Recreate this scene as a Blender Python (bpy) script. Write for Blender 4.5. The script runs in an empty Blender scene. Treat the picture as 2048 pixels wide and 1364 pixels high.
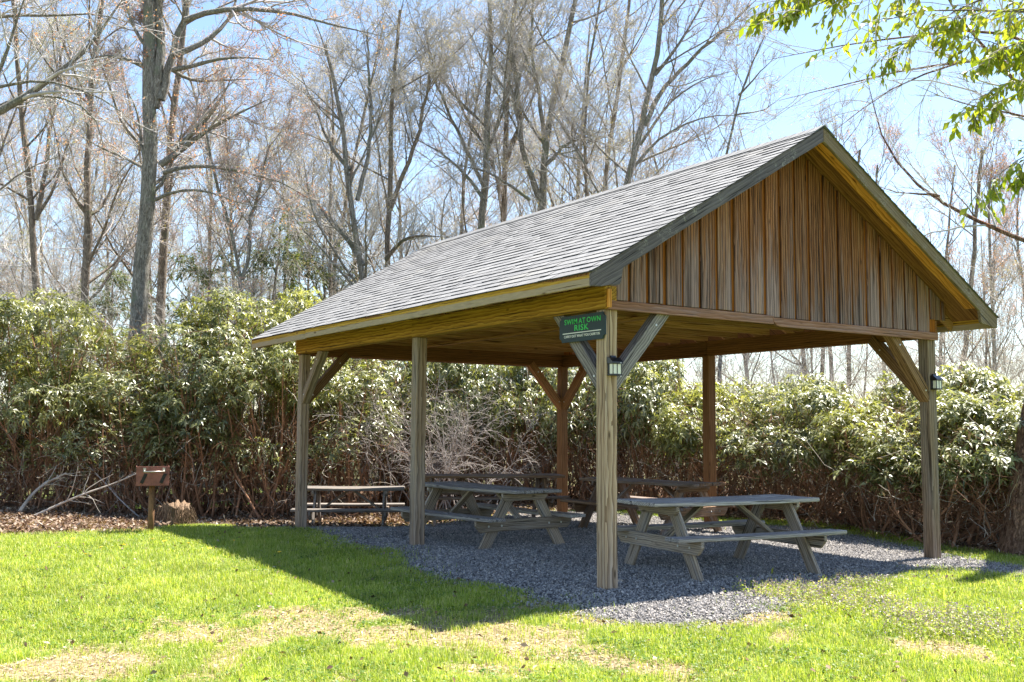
import bpy, bmesh, math, random
import numpy as np
from mathutils import Vector, Matrix
rad = math.radians
rnd = random.Random(7)
SC = bpy.context.scene
COL = SC.collection

# ------------------------------------------------------------------ camera model (photo pixels 2048 x 1364)
FPX = 2038.869
CAM = np.array([-5.8758, -7.2971, 1.4131]); YAW = .5859; PIT = .086; ROL = .0062
FW = np.array([math.sin(YAW)*math.cos(PIT), math.cos(YAW)*math.cos(PIT), math.sin(PIT)])
R0 = np.array([math.cos(YAW), -math.sin(YAW), 0.]); U0 = np.cross(R0, FW)
RT = R0*math.cos(ROL)+U0*math.sin(ROL); UP = -R0*math.sin(ROL)+U0*math.cos(ROL)
def ray(x, y): return FW*FPX+RT*(x-1024)-UP*(y-682)
def at(x, y, D):
    d = ray(x, y); return CAM+d*(D/(d@FW))
def depth_of(p): return float((np.array(p)-CAM)@FW)
def project(P):
    d = np.asarray(P)-CAM; z = d@FW
    return 1024+FPX*(d@RT)/z, 682-FPX*(d@UP)/z, z

cd = bpy.data.cameras.new('camera'); cam = bpy.data.objects.new('camera', cd); COL.objects.link(cam)
cd.sensor_width = 36; cd.lens = FPX/2048*36; cd.clip_end = 1500; cd.clip_start = .05
Mx = Matrix(((RT[0], UP[0], -FW[0], CAM[0]), (RT[1], UP[1], -FW[1], CAM[1]), (RT[2], UP[2], -FW[2], CAM[2]), (0, 0, 0, 1)))
cam.matrix_world = Mx; SC.camera = cam

# ------------------------------------------------------------------ light
SUN = np.array([.478, .03, .878]); SUN /= np.linalg.norm(SUN)
ELEV = math.asin(SUN[2]); AZ = math.atan2(SUN[0], SUN[1])
w = bpy.data.worlds.new('World'); SC.world = w; w.use_nodes = True
nt = w.node_tree; bg = nt.nodes['Background']
sky = nt.nodes.new('ShaderNodeTexSky'); sky.sky_type = 'NISHITA'; sky.sun_disc = False
sky.sun_elevation = ELEV; sky.sun_rotation = AZ; sky.air_density = 1.0; sky.dust_density = .25; sky.ozone_density = 1.0
nt.links.new(sky.outputs[0], bg.inputs[0]); bg.inputs[1].default_value = .08
sl = bpy.data.lights.new('sun', 'SUN'); sl.energy = 5.0; sl.angle = rad(.5); sl.color = (1, .95, .86)
so = bpy.data.objects.new('sun', sl); COL.objects.link(so); so.location = (20, 0, 30)
so.rotation_euler = Vector(SUN).to_track_quat('Z', 'Y').to_euler()
SC.view_settings.view_transform = 'Standard'; SC.view_settings.look = 'None'
SC.view_settings.exposure = 1.85; SC.view_settings.gamma = 1
SC.render.engine = 'CYCLES'
SC.cycles.max_bounces = 8; SC.cycles.diffuse_bounces = 4; SC.cycles.transmission_bounces = 4
SC.cycles.transparent_max_bounces = 8

# ------------------------------------------------------------------ node helpers
def new_mat(name):
    m = bpy.data.materials.new(name); m.use_nodes = True
    n = m.node_tree; n.nodes.clear()
    o = n.nodes.new('ShaderNodeOutputMaterial')
    return m, n, o
class N:
    def __init__(s, n): s.n = n
    def __call__(s, t, **kw):
        x = s.n.nodes.new(t)
        ins = kw.pop('ins', {})
        for k, v in kw.items(): setattr(x, k, v)
        for k, v in ins.items():
            sock = x.inputs[k]
            if isinstance(v, bpy.types.NodeSocket): s.n.links.new(v, sock)
            else: sock.default_value = v
        return x
    def math(s, op, a, b=0., clamp=False):
        x = s('ShaderNodeMath', operation=op, use_clamp=clamp, ins={0: a, 1: b}); return x.outputs[0]
    def mix(s, f, a, b, mode='MIX'):
        x = s('ShaderNodeMix', data_type='RGBA', blend_type=mode, ins={0: f, 6: a, 7: b}); return x.outputs[2]
    def ramp(s, f, stops):
        x = s('ShaderNodeValToRGB', ins={0: f}); e = x.color_ramp.elements
        while len(e) < len(stops): e.new(.5)
        for el, (p, c) in zip(e, stops): el.position = p; el.color = c if len(c) == 4 else (*c, 1)
        return x.outputs[0]
    def noise(s, v, scale, detail=4, rough=.6, dist=0.):
        return s('ShaderNodeTexNoise', ins={'Vector': v, 'Scale': scale, 'Detail': detail, 'Roughness': rough, 'Distortion': dist}).outputs[0]
    def mapv(s, v, sc): return s('ShaderNodeVectorMath', operation='MULTIPLY', ins={0: v, 1: sc}).outputs[0]
    def addv(s, a, b): return s('ShaderNodeVectorMath', operation='ADD', ins={0: a, 1: b}).outputs[0]
def c4(c): return (*c, 1) if len(c) == 3 else c
def step(q, f, lo, hi):
    return q('ShaderNodeMapRange', interpolation_type='SMOOTHSTEP', ins={0: f, 1: lo, 2: hi}).outputs[0]

def wood(name, dark, mid, light, gray=None, gray_amt=.5, period=.02, rough=.82, axis='X', knots=True, tint=False,
         zgray=None, lichen=None, lich_amt=.5, ringy=.5, bands=None):
    m, n, o = new_mat(name); q = N(n)
    tc = q('ShaderNodeTexCoord').outputs['Object']
    rn = q('ShaderNodeObjectInfo').outputs['Random']
    off = q('ShaderNodeCombineXYZ', ins={0: q.math('MULTIPLY', rn, 31.), 1: q.math('MULTIPLY', rn, 3.7), 2: q.math('MULTIPLY', rn, 5.3)}).outputs[0]
    if tint:
        ta = q('ShaderNodeAttribute', attribute_name='tint').outputs['Fac']
        off = q.addv(off, q('ShaderNodeCombineXYZ', ins={0: q.math('MULTIPLY', ta, 13.), 1: q.math('MULTIPLY', ta, 7.), 2: q.math('MULTIPLY', ta, 29.)}).outputs[0])
    p = q.addv(tc, off)
    ax = {'X': (1, 0, 0), 'Y': (0, 1, 0), 'Z': (0, 0, 1)}[axis]
    def st(al, ac): return q.mapv(p, tuple(al if a else ac for a in ax))
    streak = q.noise(st(1.3, 30), 1., 6, .68, .4)
    fine = q.noise(st(5, 140), 1., 3, .6)
    wv = q('ShaderNodeTexWave', wave_type='RINGS', rings_direction=axis, wave_profile='SAW',
           ins={'Vector': q.addv(st(.22, 1.), (.013, .021, .03)), 'Scale': 2*math.pi/(20*period), 'Distortion': 5., 'Detail': 2., 'Detail Scale': 1.4}).outputs[1]
    g = q.math('ADD', q.math('MULTIPLY', streak, 1-ringy*.6), q.math('MULTIPLY', wv, ringy*.5))
    g = q.math('ADD', g, q.math('MULTIPLY', q.math('SUBTRACT', fine, .5), .25))
    col = q.ramp(g, [(.22, dark), (.5, mid), (.78, light)])
    if gray is not None:
        gm = q.noise(st(.8, 11), 1., 5, .66)
        a = 1-gray_amt
        if zgray:
            sep = q('ShaderNodeSeparateXYZ', ins={0: tc}).outputs[2]
            gm = q.math('ADD', gm, q.math('MULTIPLY', q('ShaderNodeMapRange', ins={0: sep, 1: zgray[0], 2: zgray[1], 3: .18, 4: -.22}).outputs[0], 1.))
        if tint: gm = q.math('ADD', gm, q.math('MULTIPLY', q.math('SUBTRACT', ta, .5), .12))
        f = step(q, gm, a-.14, a+.14)
        gcol = q.ramp(g, [(.2, tuple(c*.45 for c in gray)), (.5, gray), (.8, tuple(min(1, c*1.45) for c in gray))])
        col = q.mix(f, col, gcol)
    if tint:
        sn = q.noise(st(.55, 26), 1., 3, .6)
        col = q.mix(q.math('MULTIPLY', step(q, sn, .55, .66), .72), col, c4(tuple(c*.5 for c in dark)))
        hl = q.noise(q.addv(st(.7, 24), (3.1, 7.7, 5.3)), 1., 3, .6)
        col = q.mix(q.math('MULTIPLY', step(q, hl, .57, .68), .32), col, (.5, .285, .17, 1))
    if bands:   # a weathered lower strip with its own ragged border (object z)
        sep = q('ShaderNodeSeparateXYZ', ins={0: tc}).outputs[2]
        jit = q.math('MULTIPLY', q.math('SUBTRACT', q.noise(st(1.2, 4), 1., 5, .65), .5), bands[1])
        f = step(q, q.math('ADD', sep, jit), bands[0]-.006, bands[0]+.006)
        col = q.mix(f, q.mix(q.noise(st(8, 60), 1., 3, .7), c4(tuple(c*.6 for c in bands[2])), c4(tuple(c*1.25 for c in bands[2]))), col)
    if lichen:
        lm = q.noise(tc, 60, 4, .75)
        lm2 = q.noise(tc, 4, 3, .6)
        f = q.math('MULTIPLY', step(q, lm, .5, .58), step(q, lm2, .6-lich_amt*.4, .75-lich_amt*.4))
        col = q.mix(f, col, c4(lichen))
    rb = q('ShaderNodeMapRange', ins={0: rn, 1: 0., 2: 1., 3: .8, 4: 1.2}).outputs[0]
    col = q.mix(1., col, q('ShaderNodeCombineXYZ', ins={0: rb, 1: rb, 2: rb}).outputs[0], 'MULTIPLY')
    # checks: thin dark splits along the grain
    ck = q.noise(st(1.1, 55), 1., 2, .5)
    ckf = q.math('MULTIPLY', step(q, ck, .62, .68), .85)
    col = q.mix(ckf, col, c4(tuple(c*.25 for c in dark)))
    if knots:
        vo = q('ShaderNodeTexVoronoi', ins={'Vector': st(2.6, 7.5), 'Scale': 1.})
        kd = q.math('ADD', vo.outputs['Distance'], q.math('MULTIPLY', streak, .12))
        kr = q('ShaderNodeSeparateColor', ins={0: vo.outputs['Color']}).outputs[0]
        kf = q.math('MULTIPLY', q.math('SUBTRACT', 1., step(q, kd, .1, .21)), q.math('LESS_THAN', kr, .45))
        col = q.mix(q.math('MULTIPLY', kf, .85), col, c4(tuple(c*.4 for c in dark)))
    if tint:
        col = q.mix(1., col, q('ShaderNodeCombineXYZ', ins={i: q('ShaderNodeMapRange', ins={0: ta, 1: 0., 2: 1., 3: .8, 4: 1.2}).outputs[0] for i in range(3)}).outputs[0], 'MULTIPLY')
    b = q('ShaderNodeBump', ins={'Strength': .45, 'Distance': .006, 'Height': q.math('SUBTRACT', g, ckf)}).outputs[0]
    bs = q('ShaderNodeBsdfPrincipled', ins={'Base Color': col, 'Roughness': rough, 'Specular IOR Level': .25, 'Normal': b})
    n.links.new(bs.outputs[0], o.inputs[0]); return m

def plain(name, col, rough=.7, var=.25, scale=8., metal=0., spec=.4, bump=0., col2=None):
    m, n, o = new_mat(name); q = N(n)
    tc = q('ShaderNodeTexCoord').outputs['Object']
    f = q.noise(tc, scale, 5, .65)
    c = q.ramp(f, [(.3, tuple(x*(1-var) for x in col)), (.7, col2 if col2 else tuple(min(1, x*(1+var)) for x in col))])
    ins = {'Base Color': c, 'Roughness': rough, 'Metallic': metal, 'Specular IOR Level': spec}
    if bump: ins['Normal'] = q('ShaderNodeBump', ins={'Strength': bump, 'Distance': .004, 'Height': q.noise(tc, scale*5, 4, .7)}).outputs[0]
    bs = q('ShaderNodeBsdfPrincipled', ins=ins); n.links.new(bs.outputs[0], o.inputs[0]); return m

def leafy(name, cols, trans=.35, rough=.4, spec=.5, tcol=None, pos_var=True):
    """Leaf material: hue differs from leaf to leaf, light passes through."""
    m, n, o = new_mat(name); q = N(n)
    ge = q('ShaderNodeNewGeometry')
    r = ge.outputs['Random Per Island']
    c = q.ramp(r, [(i/(max(1, len(cols)-1)), col) for i, col in enumerate(cols)])
    if pos_var:
        pv = q.noise(ge.outputs['Position'], 1.3, 5, .7)
        c = q.mix(1., c, q.ramp(pv, [(.3, (.7, .72, .75)), (.7, (1.25, 1.2, 1.1))]), 'MULTIPLY')
    bs = q('ShaderNodeBsdfPrincipled', ins={'Base Color': c, 'Roughness': rough, 'Specular IOR Level': spec})
    tr = q('ShaderNodeBsdfTranslucent', ins={'Color': c4(tcol) if tcol else q.mix(1., c, (1.5, 1.5, .6, 1), 'MULTIPLY')})
    mx = q('ShaderNodeMixShader', ins={0: trans, 1: bs.outputs[0], 2: tr.outputs[0]})
    n.links.new(mx.outputs[0], o.inputs[0]); return m

def bark(name, dark, light, moss=None, scale=1.):
    m, n, o = new_mat(name); q = N(n)
    tc = q('ShaderNodeTexCoord').outputs['Object']
    a = q.noise(q.mapv(tc, (14*scale, 14*scale, 3.*scale)), 1., 7, .7, .6)
    rg = q.noise(q.mapv(tc, (42*scale, 42*scale, 7*scale)), 1., 5, .7, 1.2)
    pl = q.noise(q.mapv(tc, (9*scale, 9*scale, 4*scale)), 1., 5, .72, 1.)
    h = q.math('ADD', q.math('MULTIPLY', step(q, rg, .38, .6), .55), q.math('MULTIPLY', a, .5))
    h = q.math('ADD', h, q.math('MULTIPLY', q.math('SUBTRACT', pl, .5), .8))
    c = q.ramp(h, [(.2, dark), (.85, light)])
    if moss:
        c = q.mix(step(q, q.noise(tc, 1.7*scale, 4, .7), .52, .66), c, c4(moss))
    b = q('ShaderNodeBump', ins={'Strength': .9, 'Distance': .03, 'Height': h}).outputs[0]
    bs = q('ShaderNodeBsdfPrincipled', ins={'Base Color': c, 'Roughness': .92, 'Specular IOR Level': .15, 'Normal': b})
    n.links.new(bs.outputs[0], o.inputs[0]); return m

MAT = {}
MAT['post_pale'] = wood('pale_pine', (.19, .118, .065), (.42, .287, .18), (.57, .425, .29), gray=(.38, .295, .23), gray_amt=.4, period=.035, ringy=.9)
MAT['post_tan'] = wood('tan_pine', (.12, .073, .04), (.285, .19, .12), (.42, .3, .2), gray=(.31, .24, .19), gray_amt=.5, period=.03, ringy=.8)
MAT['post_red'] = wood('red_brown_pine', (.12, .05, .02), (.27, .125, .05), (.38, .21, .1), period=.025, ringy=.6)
MAT['beam_bounce_gold'] = wood('bounce_gold_plank', (.15, .065, .008), (.42, .225, .028), (.62, .37, .075), period=.03, ringy=.7)  # olive gold: light thrown up by the grass is put into the wood colour
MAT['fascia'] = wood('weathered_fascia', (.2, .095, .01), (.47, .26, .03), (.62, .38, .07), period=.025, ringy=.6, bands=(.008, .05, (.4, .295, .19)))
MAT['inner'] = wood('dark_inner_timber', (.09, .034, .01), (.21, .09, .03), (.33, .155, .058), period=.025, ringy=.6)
MAT['truss'] = wood('truss_timber', (.18, .08, .028), (.42, .215, .09), (.55, .33, .16), period=.025, ringy=.5)
MAT['silver'] = wood('silver_grey_timber', (.09, .078, .075), (.26, .225, .215), (.42, .375, .36), gray=(.26, .2, .14), gray_amt=.3, period=.022, ringy=.9)
MAT['brace_brown'] = wood('brown_brace_timber', (.09, .045, .02), (.22, .12, .055), (.33, .2, .1), period=.022, ringy=.9)
MAT['siding'] = wood('weathered_siding', (.035, .012, .005), (.215, .082, .03), (.43, .205, .095), gray=(.235, .158, .145), gray_amt=.42, axis='Z', tint=True, zgray=(2.6, 4.2), period=.035, ringy=.8)
MAT['siding_gap'] = wood('sheltered_siding', (.16, .045, .006), (.36, .115, .014), (.48, .18, .03), axis='Z', knots=False, period=.02)
MAT['trim'] = wood('gable_trim_board', (0.138, 0.056, 0.028), (0.318, 0.152, 0.095), (0.488, 0.296, 0.235), gray=(0.297, 0.194, 0.190), gray_amt=.4, period=.03)
MAT['soffit'] = wood('bounce_gold_soffit', (.25, .085, .014), (.54, .235, .05), (.7, .37, .11), period=.03, ringy=.6, axis='X')  # gold tint of lawn-reflected light mixed into the base colour of the boards
MAT['rake_dark'] = wood('dark_rake_board', (.06, .048, .05), (.135, .112, .115), (.21, .18, .18), lichen=(.34, .31, .27), lich_amt=.2, period=.03)
MAT['rake_pale'] = wood('grey_brown_rake_board', (.1, .065, .035), (.22, .155, .09), (.31, .235, .15), lichen=(.28, .24, .19), lich_amt=.35, period=.03)
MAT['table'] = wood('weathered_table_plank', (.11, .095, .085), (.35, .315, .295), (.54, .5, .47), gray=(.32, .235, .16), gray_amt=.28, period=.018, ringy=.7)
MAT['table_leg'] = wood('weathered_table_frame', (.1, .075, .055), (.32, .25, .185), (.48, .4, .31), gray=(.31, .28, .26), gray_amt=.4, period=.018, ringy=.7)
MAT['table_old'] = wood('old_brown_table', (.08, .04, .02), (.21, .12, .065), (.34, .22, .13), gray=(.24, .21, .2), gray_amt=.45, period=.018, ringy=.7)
MAT['table_gold'] = wood('sunlit_pine_table', (.09, .05, .025), (.2, .125, .065), (.3, .215, .135), gray=(.21, .185, .165), gray_amt=.65, period=.018, ringy=.7)
MAT['bolt'] = plain('galvanised_steel', (.5, .5, .5), .4, metal=.8)
MAT['black'] = plain('black_plastic', (.012, .013, .016), .35, spec=.5)
MAT['pane'] = plain('cream_pane', (.75, .72, .6), .3, .05)
MAT['sign'] = plain('dark_green_paint', (.004, .022, .024), .5, .2, 5.)
MAT['sgreen'] = plain('bright_green_paint', (.03, .5, .09), .5, .1)
MAT['swhite'] = plain('white_paint', (.8, .8, .78), .5, .05)
MAT['rust'] = plain('rusty_steel', (.22, .075, .055), .75, .35, 9., bump=.4, col2=(.36, .13, .1))
MAT['rust_post'] = plain('rusty_pipe', (.2, .1, .045), .85, .4, 14., bump=.5)
MAT['arm_shade'] = plain('arm_shadow_black', (.03, .022, .02), .8, .3, 20.)
MAT['steel'] = plain('worn_handle_steel', (.45, .4, .36), .4, .2, 20., metal=.6)
MAT['bark_grey'] = bark('grey_lichen_bark', (.13, .115, .095), (.45, .42, .37), moss=(.24, .26, .19))
MAT['bark_brown'] = bark('brown_bark', (.13, .1, .08), (.42, .35, .28), moss=(.2, .19, .13))
MAT['bark_red'] = bark('reddish_flaking_bark', (.07, .035, .022), (.32, .2, .135), moss=(.36, .13, .055), scale=.8)
MAT['twig_grey'] = plain('grey_twig', (.46, .435, .41), .85, .3, 3., spec=.2)
MAT['twig_brown'] = plain('brown_twig', (.4, .355, .33), .85, .3, 3., spec=.2)
MAT['twig_dead'] = plain('dead_rhododendron_twig', (.2, .105, .062), .85, .4, 3., spec=.2)
MAT['twig_pale'] = plain('pale_bleached_twig', (.42, .37, .31), .85, .25, 3., spec=.2)
MAT['stem_red'] = plain('rhododendron_stem', (.34, .18, .105), .85, .4, 3., spec=.2)
MAT['bud_red'] = leafy('red_buds', [(.4, .15, .13), (.5, .24, .22), (.45, .3, .24)], .4)
MAT['bud_gold'] = leafy('golden_buds', [(.4, .33, .14), (.48, .4, .2), (.42, .3, .17)], .4)
MAT['bud_green'] = leafy('young_green_buds', [(.3, .34, .08), (.4, .42, .12), (.45, .4, .17)], .45)
MAT['needles'] = leafy('evergreen_needles', [(.06, .09, .055), (.1, .13, .07), (.17, .18, .08)], .3, .6, .2)
MAT['rhodo'] = leafy('rhododendron_leaves', [(.05, .07, .025), (.12, .14, .055), (.2, .22, .085), (.3, .315, .15), (.42, .41, .26)], .36, .36, .9)
MAT['rhodo_pale'] = leafy('sunny_rhododendron_leaves', [(.08, .1, .03), (.2, .22, .08), (.28, .295, .11), (.39, .39, .2), (.11, .125, .05)], .4, .36, .9)
MAT['leaf_new'] = leafy('spring_leaves', [(.17, .22, .02), (.25, .3, .03), (.36, .38, .06), (.2, .19, .03)], .45, .4, .4, pos_var=False)
MAT['grass'] = leafy('lawn_grass', [(.15, .23, .022), (.26, .35, .045), (.38, .44, .09), (.6, .56, .28)], .4, .5, .3)
MAT['weed'] = leafy('broad_weed_leaves', [(.06, .14, .02), (.11, .2, .03), (.2, .28, .06)], .3, .5, .4)
MAT['litter'] = leafy('dead_leaves', [(.07, .038, .024), (.15, .088, .055), (.25, .175, .125), (.46, .385, .32)], .1, .7, .2)
MAT['straw'] = leafy('dry_straw', [(.3, .22, .13), (.5, .4, .26), (.62, .53, .38), (.2, .13, .08)], .1, .8, .2)
MAT['purple'] = leafy('purple_petals', [(.25, .16, .35), (.4, .3, .5), (.3, .3, .2)], .3)
MAT['yellow'] = plain('yellow_petals', (.75, .5, .02), .6, .1)

# ------------------------------------------------------------------ mesh helpers
def mesh_np(name, V, F, mats, midx=None, smooth=False, flat=False):
    """V: (n,3); F: list of (m,3)/(m,4) index arrays; midx: list of material indices per F entry."""
    me = bpy.data.meshes.new(name)
    V = np.asarray(V, np.float32); F = [np.asarray(f, np.int32) for f in F if len(f)]
    me.vertices.add(len(V)); me.vertices.foreach_set('co', V.ravel())
    nl = sum(f.size for f in F); npol = sum(len(f) for f in F)
    me.loops.add(nl); me.polygons.add(npol)
    me.loops.foreach_set('vertex_index', np.concatenate([f.ravel() for f in F]))
    tot = np.concatenate([np.full(len(f), f.shape[1], np.int32) for f in F])
    st = np.concatenate([[0], np.cumsum(tot)[:-1]]).astype(np.int32)
    me.polygons.foreach_set('loop_start', st)
    if midx is not None:
        me.polygons.foreach_set('material_index', np.concatenate([np.full(len(f), k, np.int32) for f, k in zip(F, midx)]))
    me.polygons.foreach_set('use_smooth', np.full(npol, not flat))
    for m in (mats if isinstance(mats, (list, tuple)) else [mats]): me.materials.append(m)
    me.update(calc_edges=True); me.validate()
    return me
def link(name, me, parent=None, mw=None):
    o = bpy.data.objects.new(name, me); COL.objects.link(o)
    if parent is not None: o.parent = parent
    if mw is not None: o.matrix_local = mw
    return o
def tag(o, label=None, cat=None, group=None, kind=None):
    if label: o['label'] = label
    if cat: o['category'] = cat
    if group: o['group'] = group
    if kind: o['kind'] = kind
    return o
def empty(name, loc, rz, label, cat, group=None):
    o = bpy.data.objects.new(name, None); COL.objects.link(o); o.location = loc; o.rotation_euler = (0, 0, rz)
    o.empty_display_size = .2
    return tag(o, label, cat, group)
def copy_tree(o, parent=None):
    c = o.copy(); COL.objects.link(c)
    if parent is not None: c.parent = parent
    for ch in list(o.children): copy_tree(ch, c)
    return c

class MB:
    """collects boxes, prisms and tubes into one mesh"""
    def __init__(s): s.bm = bmesh.new()
    def box(s, lo, hi, bev=0., mat=0, rot=None, piv=None):
        r = bmesh.ops.create_cube(s.bm, size=1.)
        vs = r['verts']
        for v in vs:
            v.co = Vector([lo[i]+(v.co[i]+.5)*(hi[i]-lo[i]) for i in range(3)])
        fs = {f for v in vs for f in v.link_faces}
        if bev:
            es = list({e for v in vs for e in v.link_edges})
            rr = bmesh.ops.bevel(s.bm, geom=es, offset=bev, segments=1, affect='EDGES', profile=.6)
            fs |= set(rr['faces']); fs = {f for f in fs if f.is_valid}
            vs = list({v for f in fs for v in f.verts})
        for f in fs: f.material_index = mat
        if rot is not None:
            p = Vector(piv or (0, 0, 0))
            for v in vs: v.co = p+rot @ (v.co-p)
        return vs
    def prism(s, poly, d0, d1, axis='Y', mat=0, bev=0.):
        """poly: 2-D outline; extruded along axis from d0 to d1"""
        def mk(a, b, d): return {'Y': (a, d, b), 'X': (d, a, b), 'Z': (a, b, d)}[axis]
        A = [s.bm.verts.new(mk(a, b, d0)) for a, b in poly]; B = [s.bm.verts.new(mk(a, b, d1)) for a, b in poly]
        fs = [s.bm.faces.new(A), s.bm.faces.new(B[::-1])]
        k = len(poly)
        for i in range(k): fs.append(s.bm.faces.new((A[i], B[i], B[(i+1) % k], A[(i+1) % k])))
        bmesh.ops.recalc_face_normals(s.bm, faces=fs)
        for f in fs: f.material_index = mat
        if bev:
            es = list({e for f in fs for e in f.edges})
            bmesh.ops.bevel(s.bm, geom=es, offset=bev, segments=1, affect='EDGES')
        return A+B
    def cyl(s, p0, p1, r0, r1=None, seg=12, mat=0):
        r1 = r0 if r1 is None else r1
        p0 = Vector(p0); p1 = Vector(p1); d = p1-p0
        r = bmesh.ops.create_cone(s.bm, cap_ends=True, segments=seg, radius1=r0, radius2=r1, depth=d.length)
        q = d.to_track_quat('Z', 'Y').to_matrix(); mid = (p0+p1)/2
        for v in r['verts']: v.co = mid+q @ v.co
        for f in {f for v in r['verts'] for f in v.link_faces}: f.material_index = mat; f.smooth = len(f.verts) == 4
        return r['verts']
    def build(s, name, mats, parent=None, mw=None):
        me = bpy.data.meshes.new(name); s.bm.to_mesh(me); s.bm.free()
        for m in (mats if isinstance(mats, (list, tuple)) else [mats]): me.materials.append(m)
        return link(name, me, parent, mw)

def frame(p0, p1, up=(0, 0, 1)):
    x = (Vector(p1)-Vector(p0)); L = x.length; x.normalize()
    u = Vector(up); y = u.cross(x)
    if y.length < 1e-4: y = Vector((0, 1, 0)).cross(x)
    y.normalize(); z = x.cross(y)
    m = Matrix((( x[0], y[0], z[0], p0[0]), (x[1], y[1], z[1], p0[1]), (x[2], y[2], z[2], p0[2]), (0, 0, 0, 1)))
    return m, L
def timber(name, mat, p0, p1, wid, hgt, parent, up=(0, 0, 1), bev=.004, nseg=6, wob=.002):
    """a sawn timber running p0 -> p1 (axis line through its middle); the grain runs along its own x; slightly out of true"""
    m, L = frame(p0, p1, up)
    s = MB(); s.box((0, -wid/2, -hgt/2), (L, wid/2, hgt/2), bev)
    r = random.Random(hash((round(L, 3), round(p0[0], 3), round(p0[1], 3), round(p0[2], 3))) & 0xffff)
    if nseg:
        for i in range(1, nseg):
            bmesh.ops.bisect_plane(s.bm, geom=s.bm.verts[:]+s.bm.edges[:]+s.bm.faces[:], plane_co=(L*i/nseg, 0, 0), plane_no=(1, 0, 0))
        a, b = r.uniform(-1, 1), r.uniform(-1, 1)
        for v in s.bm.verts:
            t = v.co.x/L; k = math.sin(t*math.pi)
            v.co.y += k*a*wob+r.uniform(-1, 1)*wob*.15; v.co.z += k*b*wob+r.uniform(-1, 1)*wob*.15
    return s.build(name, mat, parent, m)

def tubes(groups):
    """groups: list of (P (n,k,3), R (n,k), sides) -> V, quads"""
    Vs, Fs, base = [], [], 0
    for P, R, sd in groups:
        n, k, _ = P.shape
        if n == 0: continue
        T = np.gradient(P, axis=1); T /= np.linalg.norm(T, axis=2, keepdims=True)+1e-9
        m = T.mean(axis=1); ref = np.where((np.abs(m[:, 2:3]) > .8), np.array([[1., 0, 0]]), np.array([[0., 0, 1.]]))
        u = np.cross(T, ref[:, None, :]); u /= np.linalg.norm(u, axis=2, keepdims=True)+1e-9
        v = np.cross(T, u)
        th = np.arange(sd)*2*np.pi/sd
        ring = P[:, :, None, :]+R[:, :, None, None]*(np.cos(th)[None, None, :, None]*u[:, :, None, :]+np.sin(th)[None, None, :, None]*v[:, :, None, :])
        Vs.append(ring.reshape(-1, 3))
        idx = base+np.arange(n*k*sd).reshape(n, k, sd); nx = np.roll(idx, -1, axis=2)
        Fs.append(np.stack([idx[:, :-1], nx[:, :-1], nx[:, 1:], idx[:, 1:]], axis=-1).reshape(-1, 4))
        base += n*k*sd
    return np.concatenate(Vs), np.concatenate(Fs)
def unit(a): return a/(np.linalg.norm(a, axis=-1, keepdims=True)+1e-9)
def resample(pts, k):
    pts = np.asarray(pts, float); d = np.concatenate([[0], np.cumsum(np.linalg.norm(np.diff(pts, axis=0), axis=1))])
    t = np.linspace(0, d[-1], k)
    # Catmull-like smoothing by cubic resample of a smoothed polyline
    out = np.stack([np.interp(t, d, pts[:, i]) for i in range(pts.shape[1])], 1)
    for _ in range(2): out[1:-1] = out[1:-1]*.5+(out[:-2]+out[2:])*.25
    return out
def grow(g, S, D, L, k, wob, up):
    P = [S]; d = unit(D); h = (L/k)[:, None]
    for i in range(k):
        d = unit(d+g.normal(0, wob, d.shape)+np.array([0, 0, up]))
        P.append(P[-1]+d*h)
    return np.stack(P, 1)
def spawn(g, P, R, L, m, tmin, ang, lr, rr, tmax=1.):
    n, k, _ = P.shape
    par = np.repeat(np.arange(n), m); t = g.uniform(tmin, tmax, n*m)*(k-1)
    i = np.clip(t.astype(int), 0, k-2); f = (t-i)[:, None]
    A = P[par, i]; B = P[par, i+1]
    S = A*(1-f)+B*f; T = unit(B-A)
    pr = unit(np.cross(T, unit(g.normal(0, 1, T.shape))))
    a = g.normal(ang, .2, n*m)[:, None]
    D = T*np.cos(a)+pr*np.sin(a)
    Rp = R[par, i]*(1-f[:, 0])+R[par, i+1]*f[:, 0]
    Lc = L[par]*lr*g.uniform(.6, 1.2, n*m)*(1-.45*t/(k-1))
    return S, D, Lc, Rp*rr
def taper(r, k, end=.35): return r[:, None]*np.linspace(1, end, k)[None, :]
def quads_at(g, P, size, flat=0.):
    """small leaf-like quads at points P"""
    n = len(P); a = unit(g.normal(0, 1, (n, 3))); b = unit(np.cross(a, g.normal(0, 1, (n, 3))))
    s = (size*g.uniform(.6, 1.3, n))[:, None]
    V = np.stack([P-a*s, P+b*s*.5, P+a*s, P-b*s*.5], 1).reshape(-1, 3)
    return V, np.arange(n*4).reshape(n, 4)
def leaves_at(g, P, D, L, W, droop=.25, N=None):
    """P base, D direction, L length, W half width: pointed leaves folded at the middle; 5 vertices each"""
    n = len(P); D = unit(D)
    up = np.array([0, 0, 1.])+g.normal(0, .35, (n, 3)) if N is None else N
    s = unit(np.cross(D, up)); nn = np.cross(s, D)
    L = L[:, None]; W = W[:, None]
    dn = np.array([0, 0, -1.])
    mid = P+D*L*.5+nn*L*.04; tip = P+D*L+dn*L*droop
    V = np.stack([P, mid-s*W, mid+nn*W*-.25, mid+s*W, tip], 1).reshape(-1, 3)
    b = np.arange(n)*5
    F = np.concatenate([np.stack([b, b+1, b+2], 1), np.stack([b, b+2, b+3], 1), np.stack([b+1, b+4, b+2], 1), np.stack([b+2, b+4, b+3], 1)])
    return V, F
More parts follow.
